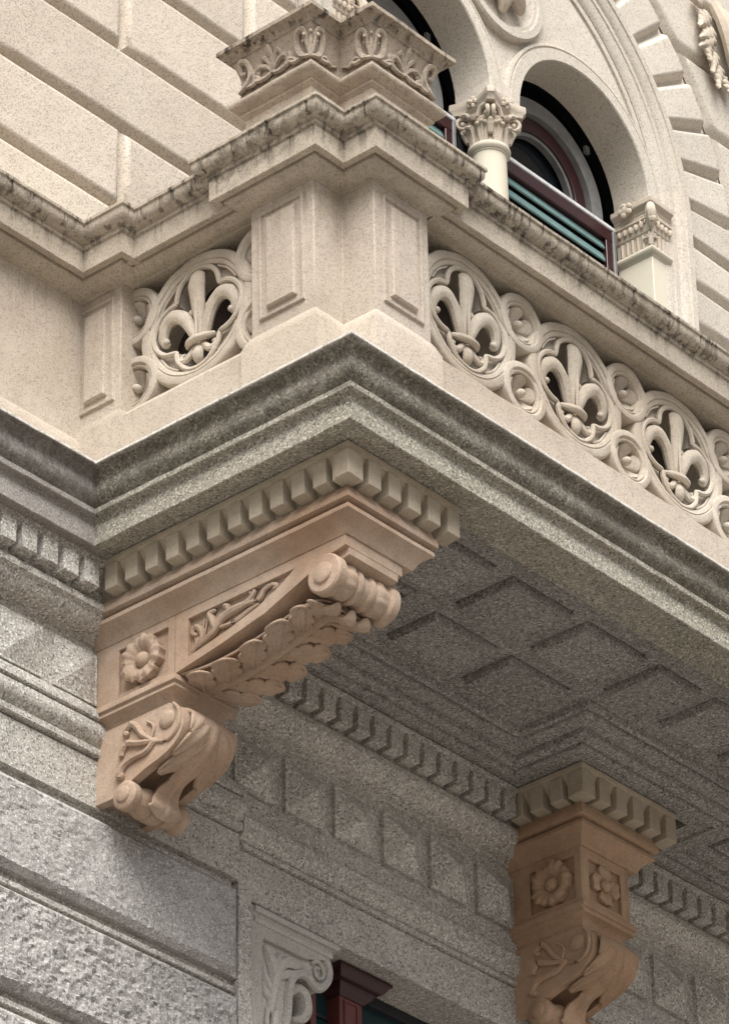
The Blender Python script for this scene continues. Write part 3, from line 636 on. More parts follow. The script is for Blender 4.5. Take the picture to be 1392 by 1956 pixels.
def balustrade(name, base, rz, label, us, ros_us, rail_path, base_path, cat='balustrade'):
    t = thing(name, base, label, cat)
    (rx0, ry0), (rx1, ry1) = rail_path; cuts = [rx0, 2.07, 3.46, 4.9, rx1] if rz == 0 else [None]
    segs = [[(a+.0015, ry0), (b-.0015, ry0+.0008)] for a, b in zip(cuts, cuts[1:])] if rz == 0 else [rail_path]
    for k, sg_ in enumerate(segs): obj('handrail', rough(sweep(sg_, cornice(.0015*(k % 2), .958+.001*(k % 2), .36, .125, True, .026)), .0014, 8), RAIL, t, sharp=30)
    obj('base_rail', rough(sweep(base_path, [(.062, .312), (.05, .30), (.044, .285), (.012, .255), (.0, .245), (0, .001), (.30, .001), (.30, .312)]), .0018, 8), PIER, t, sharp=30)
    (xa, ya), (xb, yb) = base_path[0], base_path[-1]
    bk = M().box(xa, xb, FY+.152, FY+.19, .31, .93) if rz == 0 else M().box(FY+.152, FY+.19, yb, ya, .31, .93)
    obj('shade_backing', bk, BACK, t)  # added plate that makes the openings read dark
    for k, (u, x, y) in enumerate(us):
        if not RING: 
            r = obj('roundel', roundel_mesh(), TRAC, None, loc=(0, 0, 0)); fl = obj('fleur_de_lis', fleur_mesh(), TRAC, None, loc=(0, .004, 0)); fl.parent = r; RING.append(r)
            rs = obj('rosette', rosette_mesh(), TRAC, None, loc=(0, 0, 0)); bd = obj('flower', rosette_flower(), TRAC, None, loc=(0, 0, 0)); bd.parent = rs
            ce = obj('flower_centre', blob((0, .038, 0), (.020, .026, .020), 14, 9), TRAC, None, loc=(0, 0, 0)); ce.parent = rs; RING.append(rs)
        r = dup(RING[0]) if RING[0].parent else RING[0]
        r.parent = t; r.location = Vector((x, y, .623))-Vector(base); r.rotation_euler = (0, random.uniform(-.015, .015), rz); wear(r)
    for k, (x, y) in enumerate(ros_us):
        for j, z in enumerate((.782, .440)):
            r = dup(RING[1]) if RING[1].parent else RING[1]
            r.parent = t; r.location = Vector((x, y, z))-Vector(base); r.rotation_euler = (0, (k*2+j)*1.1 if False else 0, rz)
            r.location += Vector((0 if rz == 0 else -.010, -.010 if rz == 0 else 0, 0)); wear(r)
    return t
RING = []
def wear(o, amp=.0022):
    for q in [o]+list(o.children):
        q.data = q.data.copy(); off = Vector((random.uniform(-9, 9), random.uniform(-9, 9), random.uniform(-9, 9)))
        for v in q.data.vertices: v.co += noise.noise_vector(v.co*11+off)*amp+noise.noise_vector(v.co*34+off)*amp*.45
FY = .190                                                            # front plane of the tracery
balustrade('balustrade', (3.0, .2, 0), 0, 'long front balustrade with a row of fleur-de-lis roundels right of the corner pier',
           [(i, .958+.705*i, FY) for i in range(6)], [(1.3105+.705*i, FY) for i in range(6)], [(E0+.02, .065), (6.2, .065)], [(E0-.02, .112), (6.2, .112)])
balustrade('balustrade', (.2, 1.0, 0), -pi/2, 'short side balustrade with one fleur-de-lis roundel between pier and wall pilaster',
           [(0, FY, 1.000)], [(FY, 1.3525), (FY, .6475)], [(.065, 1.42), (.065, E0-.02)], [(.112, 1.42), (.112, E0-.02)])
# wall pilaster at the foot of the side balustrade
PX, PY0, PY1 = .125, 1.36, 1.60
t = thing('wall_pilaster', (.18, 1.5, 0), 'narrow panelled pilaster of the balustrade standing against the wall parapet', 'pilaster')
PL = [(PX, 1.78), (PX, PY0), (.42, PY0)]
obj('shaft', M().box(PX, .42, PY0, 1.78, .2, 1.0), PIER, t, bev=.005)
obj('plinth', rough(sweep(PL, plinth(-.03, .305, .03, .2)), .0015, 8), PIER, t)
sunk_panel(t, 1.395, 1.602, .36, .875, PX, 'X', PIER, inner=.030)
# solid parapet in front of the upper wall, its rail breaking forward round the pilaster
t = thing('wall_parapet', (-1.4, 1.68, 0), 'solid stone parapet with streaked moulded rail at the left edge', 'parapet')
obj('parapet_wall', rough(M().box(-3.2, .2, 1.582, 1.785, .001, 1.0), .0), PIER, t)
obj('parapet_base', rough(sweep([(-3.2, 1.582), (PX+.01, 1.582)], plinth(-.03, .235, .028, .1)), .0015, 8), PIER, t)
RP = [(-3.2, 1.457), (-.005, 1.457), (-.005, 1.235), (.30, 1.235)]
obj('handrail', rough(sweep(RP, cornice(0, .958, .29, .122)), .0014, 8), RAIL, t, sharp=30)
obj('rail_top', M().box(-3.2, .3, 1.62, 1.786, 1.0, 1.166), RAIL, t)
# ------------------------------------------------------------------ balcony slab with its coffered soffit
t = thing('balcony', (3.0, .8, -.2), 'grey granite balcony slab with dark weathered edge moulding and coffered soffit', 'balcony')
def ledge_prof(back=.24):
    p = [(back, .0), (.014, .0), (.003, -.008), (0, -.013), (0, -.021), (.004, -.025)]
    p += arc((.006, -.025), (.050, -.085), -.30, 6)+[(.050, -.085)]+arc((.050, -.085), (.084, -.166), .22, 6)
    p += [(.086, -.170), (.074, -.171), (.072, -.176), (.072, -.196), (.075, -.2), (.098, -.205)]+arc((.099, -.205), (.106, -.235), -.1, 3)+[(.105, -.24), (.100, -.32), (.103, -.324)]
    return p
SP = [(0, 2.2), (0, 0), (6.2, 0)]
pr = ledge_prof()+[(.15, -.324), (.155, -.316), (.282, -.314), (.286, -.322), (.30, -.322), (.30, -.1)]
obj('edge_moulding', rough(sweep(SP, pr), .0025, 11), LEDGE, t, sharp=32)
obj('floor', M().box(.2, 6.2, .2, 1.8, -.09, -.001), GRAN, t)
# soffit plate with sunk coffers
ZS_ = -.255
XE = [.295]+[x+.084 for x in (1.0, 1.325, 1.425, 1.825, 1.915, 2.31, 2.405, 2.70, 2.79, 3.11, 3.205, 3.61, 3.70, 4.10, 4.19, 4.59, 4.68, 5.08)]+[6.2]
YE = [.295, .450, .764, .862, 1.142, 1.8]
coff = set()
for i in range(len(XE)-1):
    if i % 2 == 1:
        coff.add((i, 1))
        if i not in (1, 7, 9, 11): coff.add((i, 3))
sp = M()
for i in range(len(XE)-1):
    for j in range(len(YE)-1):
        if (i, j) not in coff: sp.add([(XE[i], YE[j], ZS_), (XE[i+1], YE[j], ZS_), (XE[i+1], YE[j+1], ZS_), (XE[i], YE[j+1], ZS_)], [(0, 1, 2, 3)])
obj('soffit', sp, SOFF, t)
for i, j in sorted(coff):
    x0, x1, y0, y1 = XE[i], XE[i+1], YE[j], YE[j+1]; m = M(); L = [(.0, ZS_+.001), (.001, ZS_+.012), (.010, ZS_+.012), (.012, ZS_-.030), (.015, ZS_-.036), (.026, ZS_-.037), (.028, ZS_-.034)]
    rings = [[(x0+k, y0+k, z), (x1-k, y0+k, z), (x1-k, y1-k, z), (x0+k, y1-k, z)] for k, z in L]; vs = [v for r in rings for v in r]
    fs = [(a*4+b, a*4+(b+1) % 4, (a+1)*4+(b+1) % 4, (a+1)*4+b) for a in range(len(L)-1) for b in range(4)]+[tuple(range((len(L)-1)*4, len(L)*4))]
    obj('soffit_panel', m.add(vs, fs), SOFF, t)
BP = [(x+.084, y+.072) for x, y in ((.93, .742), (1.245, .742), (1.245, 1.165), (2.425, 1.165), (2.425, .785), (3.87, .785), (3.87, 1.165), (6.1, 1.165))]
bp = [(0, -.235), (0, -.268), (.006, -.284), (.018, -.290), (.030, -.285), (.034, -.262), (.048, -.260), (.050, -.272), (.058, -.282), (.070, -.286), (.125, -.290), (.129, -.282), (.139, -.282), (.142, -.306), (.150, -.311), (.190, -.315), (.193, -.306), (.201, -.306), (.204, -.322), (.212, -.326), (.240, -.328), (.246, -.314), (.33, -.314), (.33, -.235)]
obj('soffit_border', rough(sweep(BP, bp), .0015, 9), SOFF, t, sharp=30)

# ------------------------------------------------------------------ console brackets
def spiral(c, r0, turns, n, a0, sg=1, shrink=.8):
    return [(c[0]+r0*(1-shrink*i/n)*cos(a0+sg*2*pi*turns*i/n), c[1]+r0*(1-shrink*i/n)*sin(a0+sg*2*pi*turns*i/n)) for i in range(n+1)]
def petal_flower(n, R, lift, seed=0, ruf=.12, notch=.5):
    """ruffled flower in local (u, out, v)"""
    rnd = random.Random(seed); ph = [rnd.uniform(-.15, .15) for _ in range(n)]; N = n*16; m = M(); vs = []; fs = []; rr = [.16, .30, .48, .66, .82, .94, 1.0, .97]
    for i, r in enumerate(rr):
        for j in range(N):
            a = 2*pi*j/N; k = (a*n/(2*pi)) % 1; edge = abs(sin(pi*k)); o_ = (1-notch*(1-edge)**3*min(1, r*1.2))
            ruff = 1+ruf*sin(a*n*3+ph[int(a*n/(2*pi)) % n])*r**4
            h = lift*(.05+1.05*min(1, (r-.16)/.6)**.7*(.80+.20*edge)*(1-.25*max(0, r-.75)*4)+.07*sin(a*n*3+1)*r*r) if i < 7 else 0.
            vs.append((R*r*o_*ruff*cos(a), h, R*r*o_*ruff*sin(a)))
    for i in range(len(rr)-1):
        for j in range(N): fs.append((i*N+j, i*N+(j+1) % N, (i+1)*N+(j+1) % N, (i+1)*N+j))
    return m.add(vs, fs)
def acanthus(curve, wid, outdir, x0, lobes=5, curl=.03, nu=60, nv=22, rib=.006, edge=.30):
    """leaf draped along curve [(y,z)], wid(u) half-width about x0, outdir(u) unit (dy,dz) away from the body"""
    C = smooth([(p[0], p[1], 0) for p in curve], 12)
    def at(u): k = min(len(C)-2, int(u*(len(C)-1))); f = u*(len(C)-1)-k; return C[k].lerp(C[k+1], f)
    def fn(u, v):
        s = (v-.5)*2; a_ = abs(s); ph = (u+.02)*lobes-.25*a_; pe = ((u+.02)*lobes-.25) % 1; uu = min(1, max(0, u-.10*a_**1.5))
        sc = abs(sin(pi*pe))**.42*(.86+.14*abs(sin(pi*pe*3))); w = wid(u)*(1-edge+edge*sc); p = at(uu); d = outdir(uu)
        vein = 1.5*math.exp(-(s*8)**2)+min(1, a_*2.2)*(-.75*cos(2*pi*ph)+.30*cos(6*pi*ph))
        h = .012+rib*vein+curl*(a_**5)*sc+.012*(1-a_)
        return (x0+s*w, p.x+d[0]*h, p.y+d[1]*h)
    return grid(fn, nu, nv)
def leaf_map(curve, wid, outdir, x0):
    C = smooth([(p[0], p[1], 0) for p in curve], 12)
    def at(U): k = max(0, min(len(C)-2, int(U*(len(C)-1)))); f = U*(len(C)-1)-k; return C[k].lerp(C[k+1], f)
    def S(U, V, h): p = at(min(1.04, U)); d = outdir(U); return (x0+V*wid(U), p.x+d[0]*h, p.y+d[1]*h)
    return S
def leaflet(S, LU, LV, b, c, e, w, h0=.008, rise=.02, curl=.02, lobes=3, nu=30, nv=16, vein=.0035):
    """a lobed blade lying on the surface S from b through c to its tip e, in metres along and across the leaf"""
    b, c, e = Vector(b), Vector(c), Vector(e)
    def fn(u, v):
        s = (v-.5)*2; p = b*(1-u)**2+c*2*u*(1-u)+e*u*u; t = ((c-b)*(1-u)+(e-c)*u).normalized(); n = Vector((-t.y, t.x)); a_ = abs(s)
        lob = abs(sin(pi*(u*lobes+.10)))**.6
        ww = w*min(1, .45+1.5*u)*sqrt(max(0, 1-max(0, (u-.62)/.38)**2.2))*(.66+.34*lob)
        q = p+n*s*ww
        h = h0+rise*sin(pi*min(1, u*.85+.08))*(1-.35*a_*a_)+.006*math.exp(-(s*5)**2)+vein*cos(s*15-u*3)*(1-a_*.6)+curl*u**4+.008*a_**6*u
        return S(q.x/LU, q.y/LV, h)
    return grid(fn, nu, nv)
def dentil_mesh(): 
    m = M(); w = .074
    return m.add([(0, 0, -.352), (w, 0, -.352), (w, .088, -.352), (0, .088, -.352), (0, 0, -.466), (w, 0, -.466), (w, .088, -.472), (0, .088, -.472)], [(0, 1, 2, 3), (4, 7, 6, 5), (0, 4, 5, 1), (1, 5, 6, 2), (2, 6, 7, 3), (3, 7, 4, 0)])
DN = {}
def dentil(parent, x, y, face, mat, wid=1.):
    """face: 'Y' looks to the street, 'X' looks left"""
    q = Vector((0, 0, 0)); p = parent
    while p is not None: q += Vector(p.location); p = p.parent
    rz = 0 if face == 'Y' else -pi/2
    if mat.name not in DN: o = obj('dentil', dentil_mesh(), mat, None, loc=(0, 0, 0), bev=.0035); DN[mat.name] = o
    else: o = DN[mat.name].copy(); COL.objects.link(o)
    o.parent = parent; o.location = Vector((x, y, 0))-q; o.rotation_euler = (0, 0, rz); o.scale = (wid, 1, 1)
def bed_profile(back, d0=0.):
    return [(back, -.245), (.030, -.245), (.028, -.322), (-.002, -.322), (-.002, -.340), (.006, -.342), (.008, -.350), (.014, -.351), (.020, -.360), (.082, -.440), (.084, -.478), (back, -.4785)]
def frame_poly(outer, inner, x0, x1): return ringplate(outer, inner, x0, x1, 'YZ')
def console(X, front, label, deep):
    """X: left side of the dentil band; front: street face of the dentil band; deep: carries the long upper bracket"""
    SC = CONS if deep else CONS_SHADE; DN_ = DENT
    t = thing('console_bracket', (X+.34, 1.62, -.9), label, 'bracket', 'console brackets under the balcony')
    xe = X+.675; YB = 1.70; x0, x1 = X+.12, X+.455                      # body sides
    path = [(X, YB), (X, front), (xe, front), (xe, YB)]
    obj('dentil_cornice', rough(sweep(path, bed_profile(.2)), .0012, 9), DENT if True else SC, t, sharp=32)
    n = int((1.50-front)/.1125)+1
    dentil(t, X, front+.074, 'X', DENT)
    for k in range(1, n): dentil(t, X, front+.112*k+.074, 'X', DENT, .92)
    for k in range(1, 6): dentil(t, X+.002+.1185*k, front, 'Y', DENT)
    dentil(t, X+.004, front+.0005, 'Y', DENT)
    # pink bevelled band under the dentils as its own stone
    obj('cove_band', rough(sweep([(X, YB), (X, front), (xe-.045, front), (xe-.045, YB)], [(.2, -.474), (.060, -.474), (.058, -.484), (.050, -.496), (.044, -.515), (.044, -.532), (.060, -.537), (.080, -.539), (.080, -.556), (.2, -.556)]), .0012, 9), SC, t, sharp=32)
    obj('bevelled_band', rough(sweep([(X+.061, YB), (X+.061, front+.061), (xe-.061-.05, front+.061), (xe-.111, YB)], [(-.004, -.5535), (-.007, -.560), (-.007, -.574)]+arc((-.006, -.575), (.052, -.634), -.10, 6)+[(.054, -.638), (.056, -.641), (.14, -.641), (.14, -.5535)]), .0015, 9), SC, t, sharp=30)
    f0 = front+.125; BF = 1.24 if deep else front+.125                   # street faces: abacus, block
    b = 1.24-BF                                                          # shift of the block and scroll along y
    if deep:
        # long bracket: side outline in (y, z)
        curve = [(1.243, -.913), (1.125, -.895), (.968, -.869), (.838, -.842), (.709, -.812), (.606, -.775), (.504, -.735)]
        sc = [(v.x, v.y) for v in smooth([(c[0], c[1], 0) for c in curve], 4)]
        side = [(BF+.0, -.641)]+[(f0, -.641), (f0, -.688), (f0+.006, -.692), (f0+.030, -.694), (.42, -.71)]+sc[::-1]
        obj('bracket_body', prism(side, x0+.022, x1-.022, 'YZ'), SC, t, bev=.003)
        inner = [(1.168, -.862), (1.168, -.686), (.60, -.688), (.68, -.735), (.80, -.785), (.95, -.822)]
        # side plates with a sunk triangular field
        outer = [(1.2365, -.9105), (1.2365, -.643), (.50, -.643), (.52, -.742), (.76, -.827), (1.0, -.874)]
        outer2 = [(BF-.002, -.643), (f0+.001, -.643), (f0+.001, -.687), (.40, -.70), (.50, -.733)]
        for xa, xb in ((x0, x0+.0225), (x1-.0225, x1)): obj('side_plate', frame_poly(outer, inner, xa, xb).merge(prism([(.5005, -.643), (f0+.001, -.643), (f0+.001, -.687), (f0+.02, -.690), (.42, -.70), (.519, -.7415)], xa, xb, 'YZ')), SC, t, bev=.002)
        for sd, xs in ((-1, x0+.022), (1, x1-.022)):                     # foliage in the sunk field
            r = M()
            def q(y, z, o_=.012): return (xs+sd*o_, y, z)
            r.merge(stube([q(1.15, -.845), q(1.10, -.80), q(1.11, -.755), q(1.14, -.735), q(1.15, -.76), q(1.125, -.775)], [.010, .014, .015, .013, .010, .008], 7, 5))
            r.merge(stube([q(1.12, -.83), q(1.04, -.80), q(.99, -.755), q(.93, -.74), q(.86, -.735), q(.82, -.70), q(.845, -.698)], [.012, .016, .018, .020, .014, .010, .008], 8, 5))
            r.merge(stube([q(1.03, -.79), q(1.045, -.74), q(1.06, -.705), q(1.03, -.70)], [.013, .016, .013, .008], 7, 5))
            r.merge(stube([q(.95, -.745), q(.965, -.71), q(.985, -.698)], [.012, .014, .008], 7, 5))
            r.merge(stube([q(.88, -.735), q(.80, -.745), q(.77, -.715), q(.73, -.705), q(.70, -.722), q(.72, -.73)], [.012, .013, .011, .010, .009, .007], 7, 5))
            r.merge(stube([q(1.0, -.79), q(.92, -.795), q(.85, -.775), q(.80, -.765)], [.010, .012, .010, .006], 7, 5))
            for i in range(5): r.merge(stube([q(1.155-.012*i, -.86+.012*i, .006), q(1.135-.01*i, -.80, .010), q(1.16-.022*i, -.73+.006*i, .006)], [.004, .006, .003], 5, 4))
            obj('side_foliage', r, SC, t)
        # acanthus leaf on the underside
        lc = [(1.235, -.905), (1.10, -.915), (.95, -.905), (.80, -.875), (.66, -.838), (.55, -.825), (.47, -.86)]
        S_ = leaf_map(lc, lambda u: .172, lambda u: (-.15, -.98), (x0+x1)/2+.002)
        base = grid(lambda u, v: S_(u*.97, (v-.5)*2*(.62+.28*(1-u)), .004+.018*(1-abs(v-.5)*2)+.005*cos((v-.5)*38)*min(1, u*6)+.010*math.exp(-((v-.5)*14)**2)), 60, 48)
        bl_ = obj('acanthus_leaf', base, SC, t, sharp=60, thick=.010)
        for k in range(6):
            for sg in (-1, 1):
                j = .014*sin(k*7.3+sg*2.1); u0 = .015+.128*k
                obj('leaflet', leaflet(S_, .86, .172, (u0, sg*.012), (u0+.050, sg*.085), (u0+.130+j, sg*(.168-.004*k)), .058+.003*sin(k*3.1+sg), .012, .020, .022, 3), SC, bl_, sharp=60, thick=.012)
        hb = M()                                                         # curled tip leaves behind the roll
        for k in range(3): hb.merge(stube([((x0+x1)/2-.07+.07*k, .60, -.835), ((x0+x1)/2-.08+.08*k, .53, -.865), ((x0+x1)/2-.085+.085*k, .475, -.895-.012*(k == 1)), ((x0+x1)/2-.08+.08*k, .45, -.875)], [.03, .040, .034, .014], 9, 4, flat=(1.1, .55), up=(0, .3, 1)))
        obj('leaf_tip', hb, SC, t)
        # roll
        ry, rz = .438, -.785; xa, xb = X+.100, X+.472; L = xb-xa
        hp = [(.0, -.012), (.036, -.012), (.044, -.008), (.046, .0), (.078, .002), (.086, .010), (.086, .045), (.078, .052), (.070, .056), (.074, .075), (.080, .095), (.080, .115), (.070, .128), (.066, .134), (.074, .138), (.078, .150), (.074, .164), (.066, .170)]
        full = hp+[(r, L-h) for r, h in hp[::-1]]
        obj('scroll_roll', lathe(full, 48, 'X', (xa, ry, rz), mod=lambda a, i: 1-(.05*(cos(a*11) > .3) if i % 36 in (9, 10, 11) or i in (24, 25, 26) else 0)), SC, t, sharp=40)
        wedge_ = prism([(f0+.002, -.690), (f0+.004, -.72), (.40, -.735), (.50, -.745), (.50, -.690)], x0+.024, x1-.024, 'YZ'); obj('roll_seat', wedge_, SC, t)
    # square block with a flower on each face
    blk = M().box(x0+.018, x1-.018, BF+.018, YB, -.905, -.640); obj('block', blk, SC, t)
    fo = [(1.625-b, -.913), (1.238-b, -.913), (1.238-b, -.641), (1.625-b, -.641)]; fi = [(1.565-b, -.893), (1.278-b, -.893), (1.278-b, -.678), (1.565-b, -.678)]
    def rim(o_, i_, xa, xb): return frame_poly(o_, i_, xa, xb)
    YW = 1.69
    fo = [(YW, -.913), (BF, -.913), (BF, -.641), (YW, -.641)]; wdt = min(.30, 1.56-BF); fi = [(BF+.038+wdt-.03, -.888), (BF+.036, -.888), (BF+.036, -.680), (BF+.038+wdt-.03, -.680)]
    for xa, xb in ((x0, x0+.0185), (x1-.0185, x1)): obj('block_frame', rim(fo, fi, xa, xb), SC, t, bev=.002)
    if not deep:
        o2 = [(x0+.019, -.913), (x1-.019, -.913), (x1-.019, -.641), (x0+.019, -.641)]; i2 = [(x0+.055, -.885), (x1-.055, -.885), (x1-.055, -.685), (x0+.055, -.685)]
        obj('block_frame', ringplate(o2, i2, BF, BF+.0185), SC, t, bev=.002)
        f4 = obj('flower', M().merge(petal_flower(4, .092, .030, 3, .04, .62), lambda v: ((x0+x1)/2+v[0]*.7071-v[2]*.7071, BF+.018-v[1], -.782+(v[0]+v[2])*.7071)), SC, t)
        obj('flower_centre', blob(((x0+x1)/2, BF+.0, -.782), (.030, .024, .030), 12, 8), SC, f4)
    yc = BF+.036+(wdt-.03)/2
    for xs, sd in ((x0+.018, -1), (x1-.018, 1)):
        f6 = obj('flower', M().merge(petal_flower(5, .106, .050, 5, .045, .14), lambda v: (xs+sd*v[1], yc+v[0], -.780+v[2])), SC, t)
        obj('flower_centre', blob((xs+sd*.020, yc, -.780), (.030, .036, .036), 12, 8), SC, f6)
    # moulding below the block
    mp = [(x0, YW), (x0, BF), (x1, BF), (x1, YW)]
    obj('block_moulding', rough(sweep(mp, [(.10, -.913), (-.006, -.9135), (-.016, -.918), (-.020, -.928), (-.020, -.944), (-.010, -.947), (-.008, -.954), (-.012, -.957), (-.012, -.968), (.002, -.972)]+arc((.003, -.973), (.030, -1.006), -.15, 4)+[(.032, -1.010), (.032, -1.020), (.10, -1.020)]), .001, 9), SC, t, sharp=30)
    # lower scroll
    xl, xr = x0+.016, x1-.016
    so_ = smooth([(y-b, z, 0) for y, z in ((1.285, -1.018), (1.232, -1.052), (1.208, -1.10), (1.214, -1.16), (1.258, -1.212), (1.325, -1.243), (1.40, -1.262), (1.46, -1.282))], 4)
    outl = [(v.x, v.y) for v in so_]+[(1.51-b, -1.30), (1.58-b, -1.335), (1.69, -1.335), (1.69, -1.018)]
    for xa, xb in ((xl, xl+.042), (xr-.042, xr)): obj('scroll_side', prism(outl, xa, xb, 'YZ'), SC, t, bev=.003)
    core = [(y+.105, z+.02) for y, z in outl[:-4]]+[(1.64-b, -1.30), (1.69, -1.31), (1.69, -1.02)]; core[0] = (core[0][0], -1.012)
    obj('scroll_core', prism(core, xl+.0425, xr-.0425, 'YZ'), SC, t)
    lc = [(1.30-b, -1.03), (1.225-b, -1.06), (1.20-b, -1.12), (1.235-b, -1.185), (1.32-b, -1.235), (1.40-b, -1.275), (1.455-b, -1.325), (1.455-b, -1.375), (1.49-b, -1.40)]
    xm = (xl+xr)/2
    obj('scroll_leaf', acanthus(lc, lambda u: .118-.075*min(1, max(0, (u-.15)/.5))+.045*max(0, u-.72)/.28, lambda u: (-.85, -.5), xm, 3, -.004, 90, 36, .0050, .12), SC, t, sharp=60, thick=.022)
    S2 = leaf_map(lc, lambda u: .125, lambda u: (-.85, -.5), xm)
    for sg in (-1, 1):
        for k, (b_, c_, e_, w_) in enumerate((((.01, .012), (.07, .06), (.17, .118), .040), ((.09, .018), (.15, .065), (.25, .122), .036), ((.17, .020), (.23, .060), (.32, .112), .030))):
            obj('side_leaf', leaflet(S2, .52, .125, (b_[0], sg*b_[1]), (c_[0], sg*c_[1]), (e_[0], sg*e_[1]), w_*1.15, .006, .022, .008, 2, 30, 16, .0012), SC, t, sharp=60, thick=.014)
    # foot roll
    fy, fz = 1.520-b, -1.345; xa, xb = x0+.006, x1-.004; L = xb-xa
    hp = [(.0, -.010), (.028, -.010), (.034, -.006), (.036, .0), (.056, .002), (.062, .008), (.062, .040), (.056, .048), (.052, .054), (.058, .075), (.066, .105), (.066, .118), (.056, .124), (.064, .130), (.068, .146), (.066, .158)]
    full = hp+[(r, L-h) for r, h in hp[::-1]]
    obj('foot_roll', lathe(full, 40, 'X', (xa, fy, fz), mod=lambda a, i: 1-(.05*(cos(a*9) > .3) if i in (9, 10, 21, 22) else 0)), SC, t, sharp=40)
    for xs, sd in ((xl, -1), (xr, 1)):                                   # relief on the scroll sides
        r = M()
        def q(y, z, o_=.006): return (xs+sd*o_, y-b, z)
        r.merge(blob((xs, 1.292-b, -1.092), (.018, .044, .040), 14, 8))
        ed = smooth([(1.258, -1.03, 0), (1.232, -1.065, 0), (1.226, -1.11, 0), (1.24, -1.155, 0), (1.29, -1.185, 0), (1.36, -1.165, 0)], 4)
        r.merge(tube([q(v.x, v.y, .003) for v in ed], lerpr([.006, .010, .009, .006], len(ed)), 7))
        r.merge(stube([q(1.36, -1.165), q(1.42, -1.115), q(1.45, -1.07), q(1.48, -1.045), q(1.515, -1.062), q(1.50, -1.085)], [0.0098, 0.0126, 0.0140, 0.0168, 0.0154, 0.0112], 7, 5))
        r.merge(stube([q(1.36, -1.165), q(1.44, -1.145), q(1.50, -1.125), q(1.53, -1.145), q(1.535, -1.17)], [0.0112, 0.0140, 0.0168, 0.0168, 0.0126], 7, 5))
        r.merge(stube([q(1.36, -1.165), q(1.40, -1.195), q(1.47, -1.20), q(1.52, -1.215), q(1.545, -1.25), q(1.525, -1.262)], [0.0112, 0.0140, 0.0154, 0.0168, 0.0196, 0.0140], 7, 5))
        r.merge(stube([q(1.38, -1.16), q(1.36, -1.10), q(1.40, -1.06)], [.007, .007, .005], 6, 5))
        r.merge(blob((xs+sd*.004, 1.362-b, -1.165), (.012, .017, .017), 10, 6))
        obj('side_relief', r, SC, t)
    return t
console(.211, .211, 'deep console bracket with long acanthus leaf and rolls under the balcony corner', True)
console(2.83, 1.155, 'shallower shade-browned console bracket at the lower right, with flowers on both faces of its block', False)
# ------------------------------------------------------------------ lower wall: entablature along the facade
YF = 1.68
t = thing('wall_entablature', (-1.4, 1.75, -.6), 'grey granite entablature with dentils and diamond panels running along the lower wall', 'entablature')
obj('ledge_moulding', rough(sweep([(-3.2, 1.368), (.26, 1.368)], [(d, z-.002) for d, z in ledge_prof(.5)]+[(.5, -.326)]), .0025, 11), LEDGEW, t, sharp=32)
wp = [(.25, -.245), (.030, -.245), (.028, -.322), (-.002, -.322), (-.002, -.340), (.006, -.342), (.008, -.350), (.014, -.351), (.020, -.360), (.080, -.440), (.082, -.478), (.066, -.484), (.052, -.49), (.044, -.505), (.044, -.528), (.060, -.533)]+arc((.062, -.535), (.150, -.60), .2, 5)+[(.152, -.605), (.152, -.618), (.160, -.622), (.25, -.622)]
obj('dentil_cornice', rough(sweep([(-3.2, 1.517), (6.2, 1.517)], wp), .0015, 9), GRAN, t, sharp=32)
for k in range(27): dentil(t, .098-.1175*k, 1.517, 'Y', GRAN, 1.14)
for k in range(45):
    x = .965+.1088*k
    if not (2.80 < x+.04 < 3.52): dentil(t, x+.033, 1.517, 'Y', GRAN, 1.03)
obj('frieze', M().box(-3.2, 1.189, YF, 2.1, -.905, -.60).merge(M().box(1.1892, 6.2, YF+.002, 2.1, -.935, -.60)), GRAN, t)
def diamond(w=.245, h=.232, ap=.056):
    m = M(); b = [(0, -.018, 0), (w, -.018, 0), (w, -.018, h), (0, -.018, h)]; i = .012; c = [(i, -.018, i), (w-i, -.018, i), (w-i, -.018, h-i), (i, -.018, h-i)]
    bk = [(0, .01, 0), (w, .01, 0), (w, .01, h), (0, .01, h)]
    return m.add(b+c+bk+[(w/2, -ap, h/2)], [(0, 1, 5, 4), (1, 2, 6, 5), (2, 3, 7, 6), (3, 0, 4, 7), (0, 8, 9, 1), (1, 9, 10, 2), (2, 10, 11, 3), (3, 11, 8, 0), (4, 5, 12), (5, 6, 12), (6, 7, 12), (7, 4, 12)])
FACET_SHADE = stone('shaded_granite_facet', (.29, .27, .24), (.24, .22, .195), .5, 110, .5, .8, .1, .3, mottle=.3)  # darker granite imitating shade on the upward facets; not applied
protos = {}
for k, x in enumerate([.080-.313*k for k in range(10)]+[1.456-.3125*k for k in (1, 2)]+[1.456+.3125*k for k in range(15)]):
    key = k >= 10                                                     # sheltered panels are taller and steeper; the shaded facet below is switched off
    if key not in protos:
        o = obj('panel', diamond(.245, .252 if key else .232, .085 if key else .052), GRAN, t, loc=(0, 0, 0), sharp=5); protos[key] = o
        if False:
            o.data.materials.append(FACET_SHADE)
            for p in o.data.polygons:
                c = p.center
                if len(p.vertices) == 3 and c.z > .15: p.material_index = 1
    else: o = protos[key].copy(); COL.objects.link(o)
    o.location = Vector((x, YF, -.925 if key else -.896))-Vector(t.location)
def arch_prof(t0, t1, c1, f1): return [(.2, t0), (-.012, t0-.001), (-.022, t0-.005), (-.025, t0-.012), (-.040, t1+.018), (-.040, t1+.006), (-.034, t1), (.002, t1-.002), (.002, t1-.010), (-.034, t1-.012), (-.034, t1-.018)]+arc((-.038, t1-.020), (-.006, c1), .22, 6)+[(-.006, c1-.004), (-.020, c1-.010), (-.021, f1+.006), (-.016, f1), (.014, f1-.002), (.014, f1-.010), (-.001, f1-.012)]
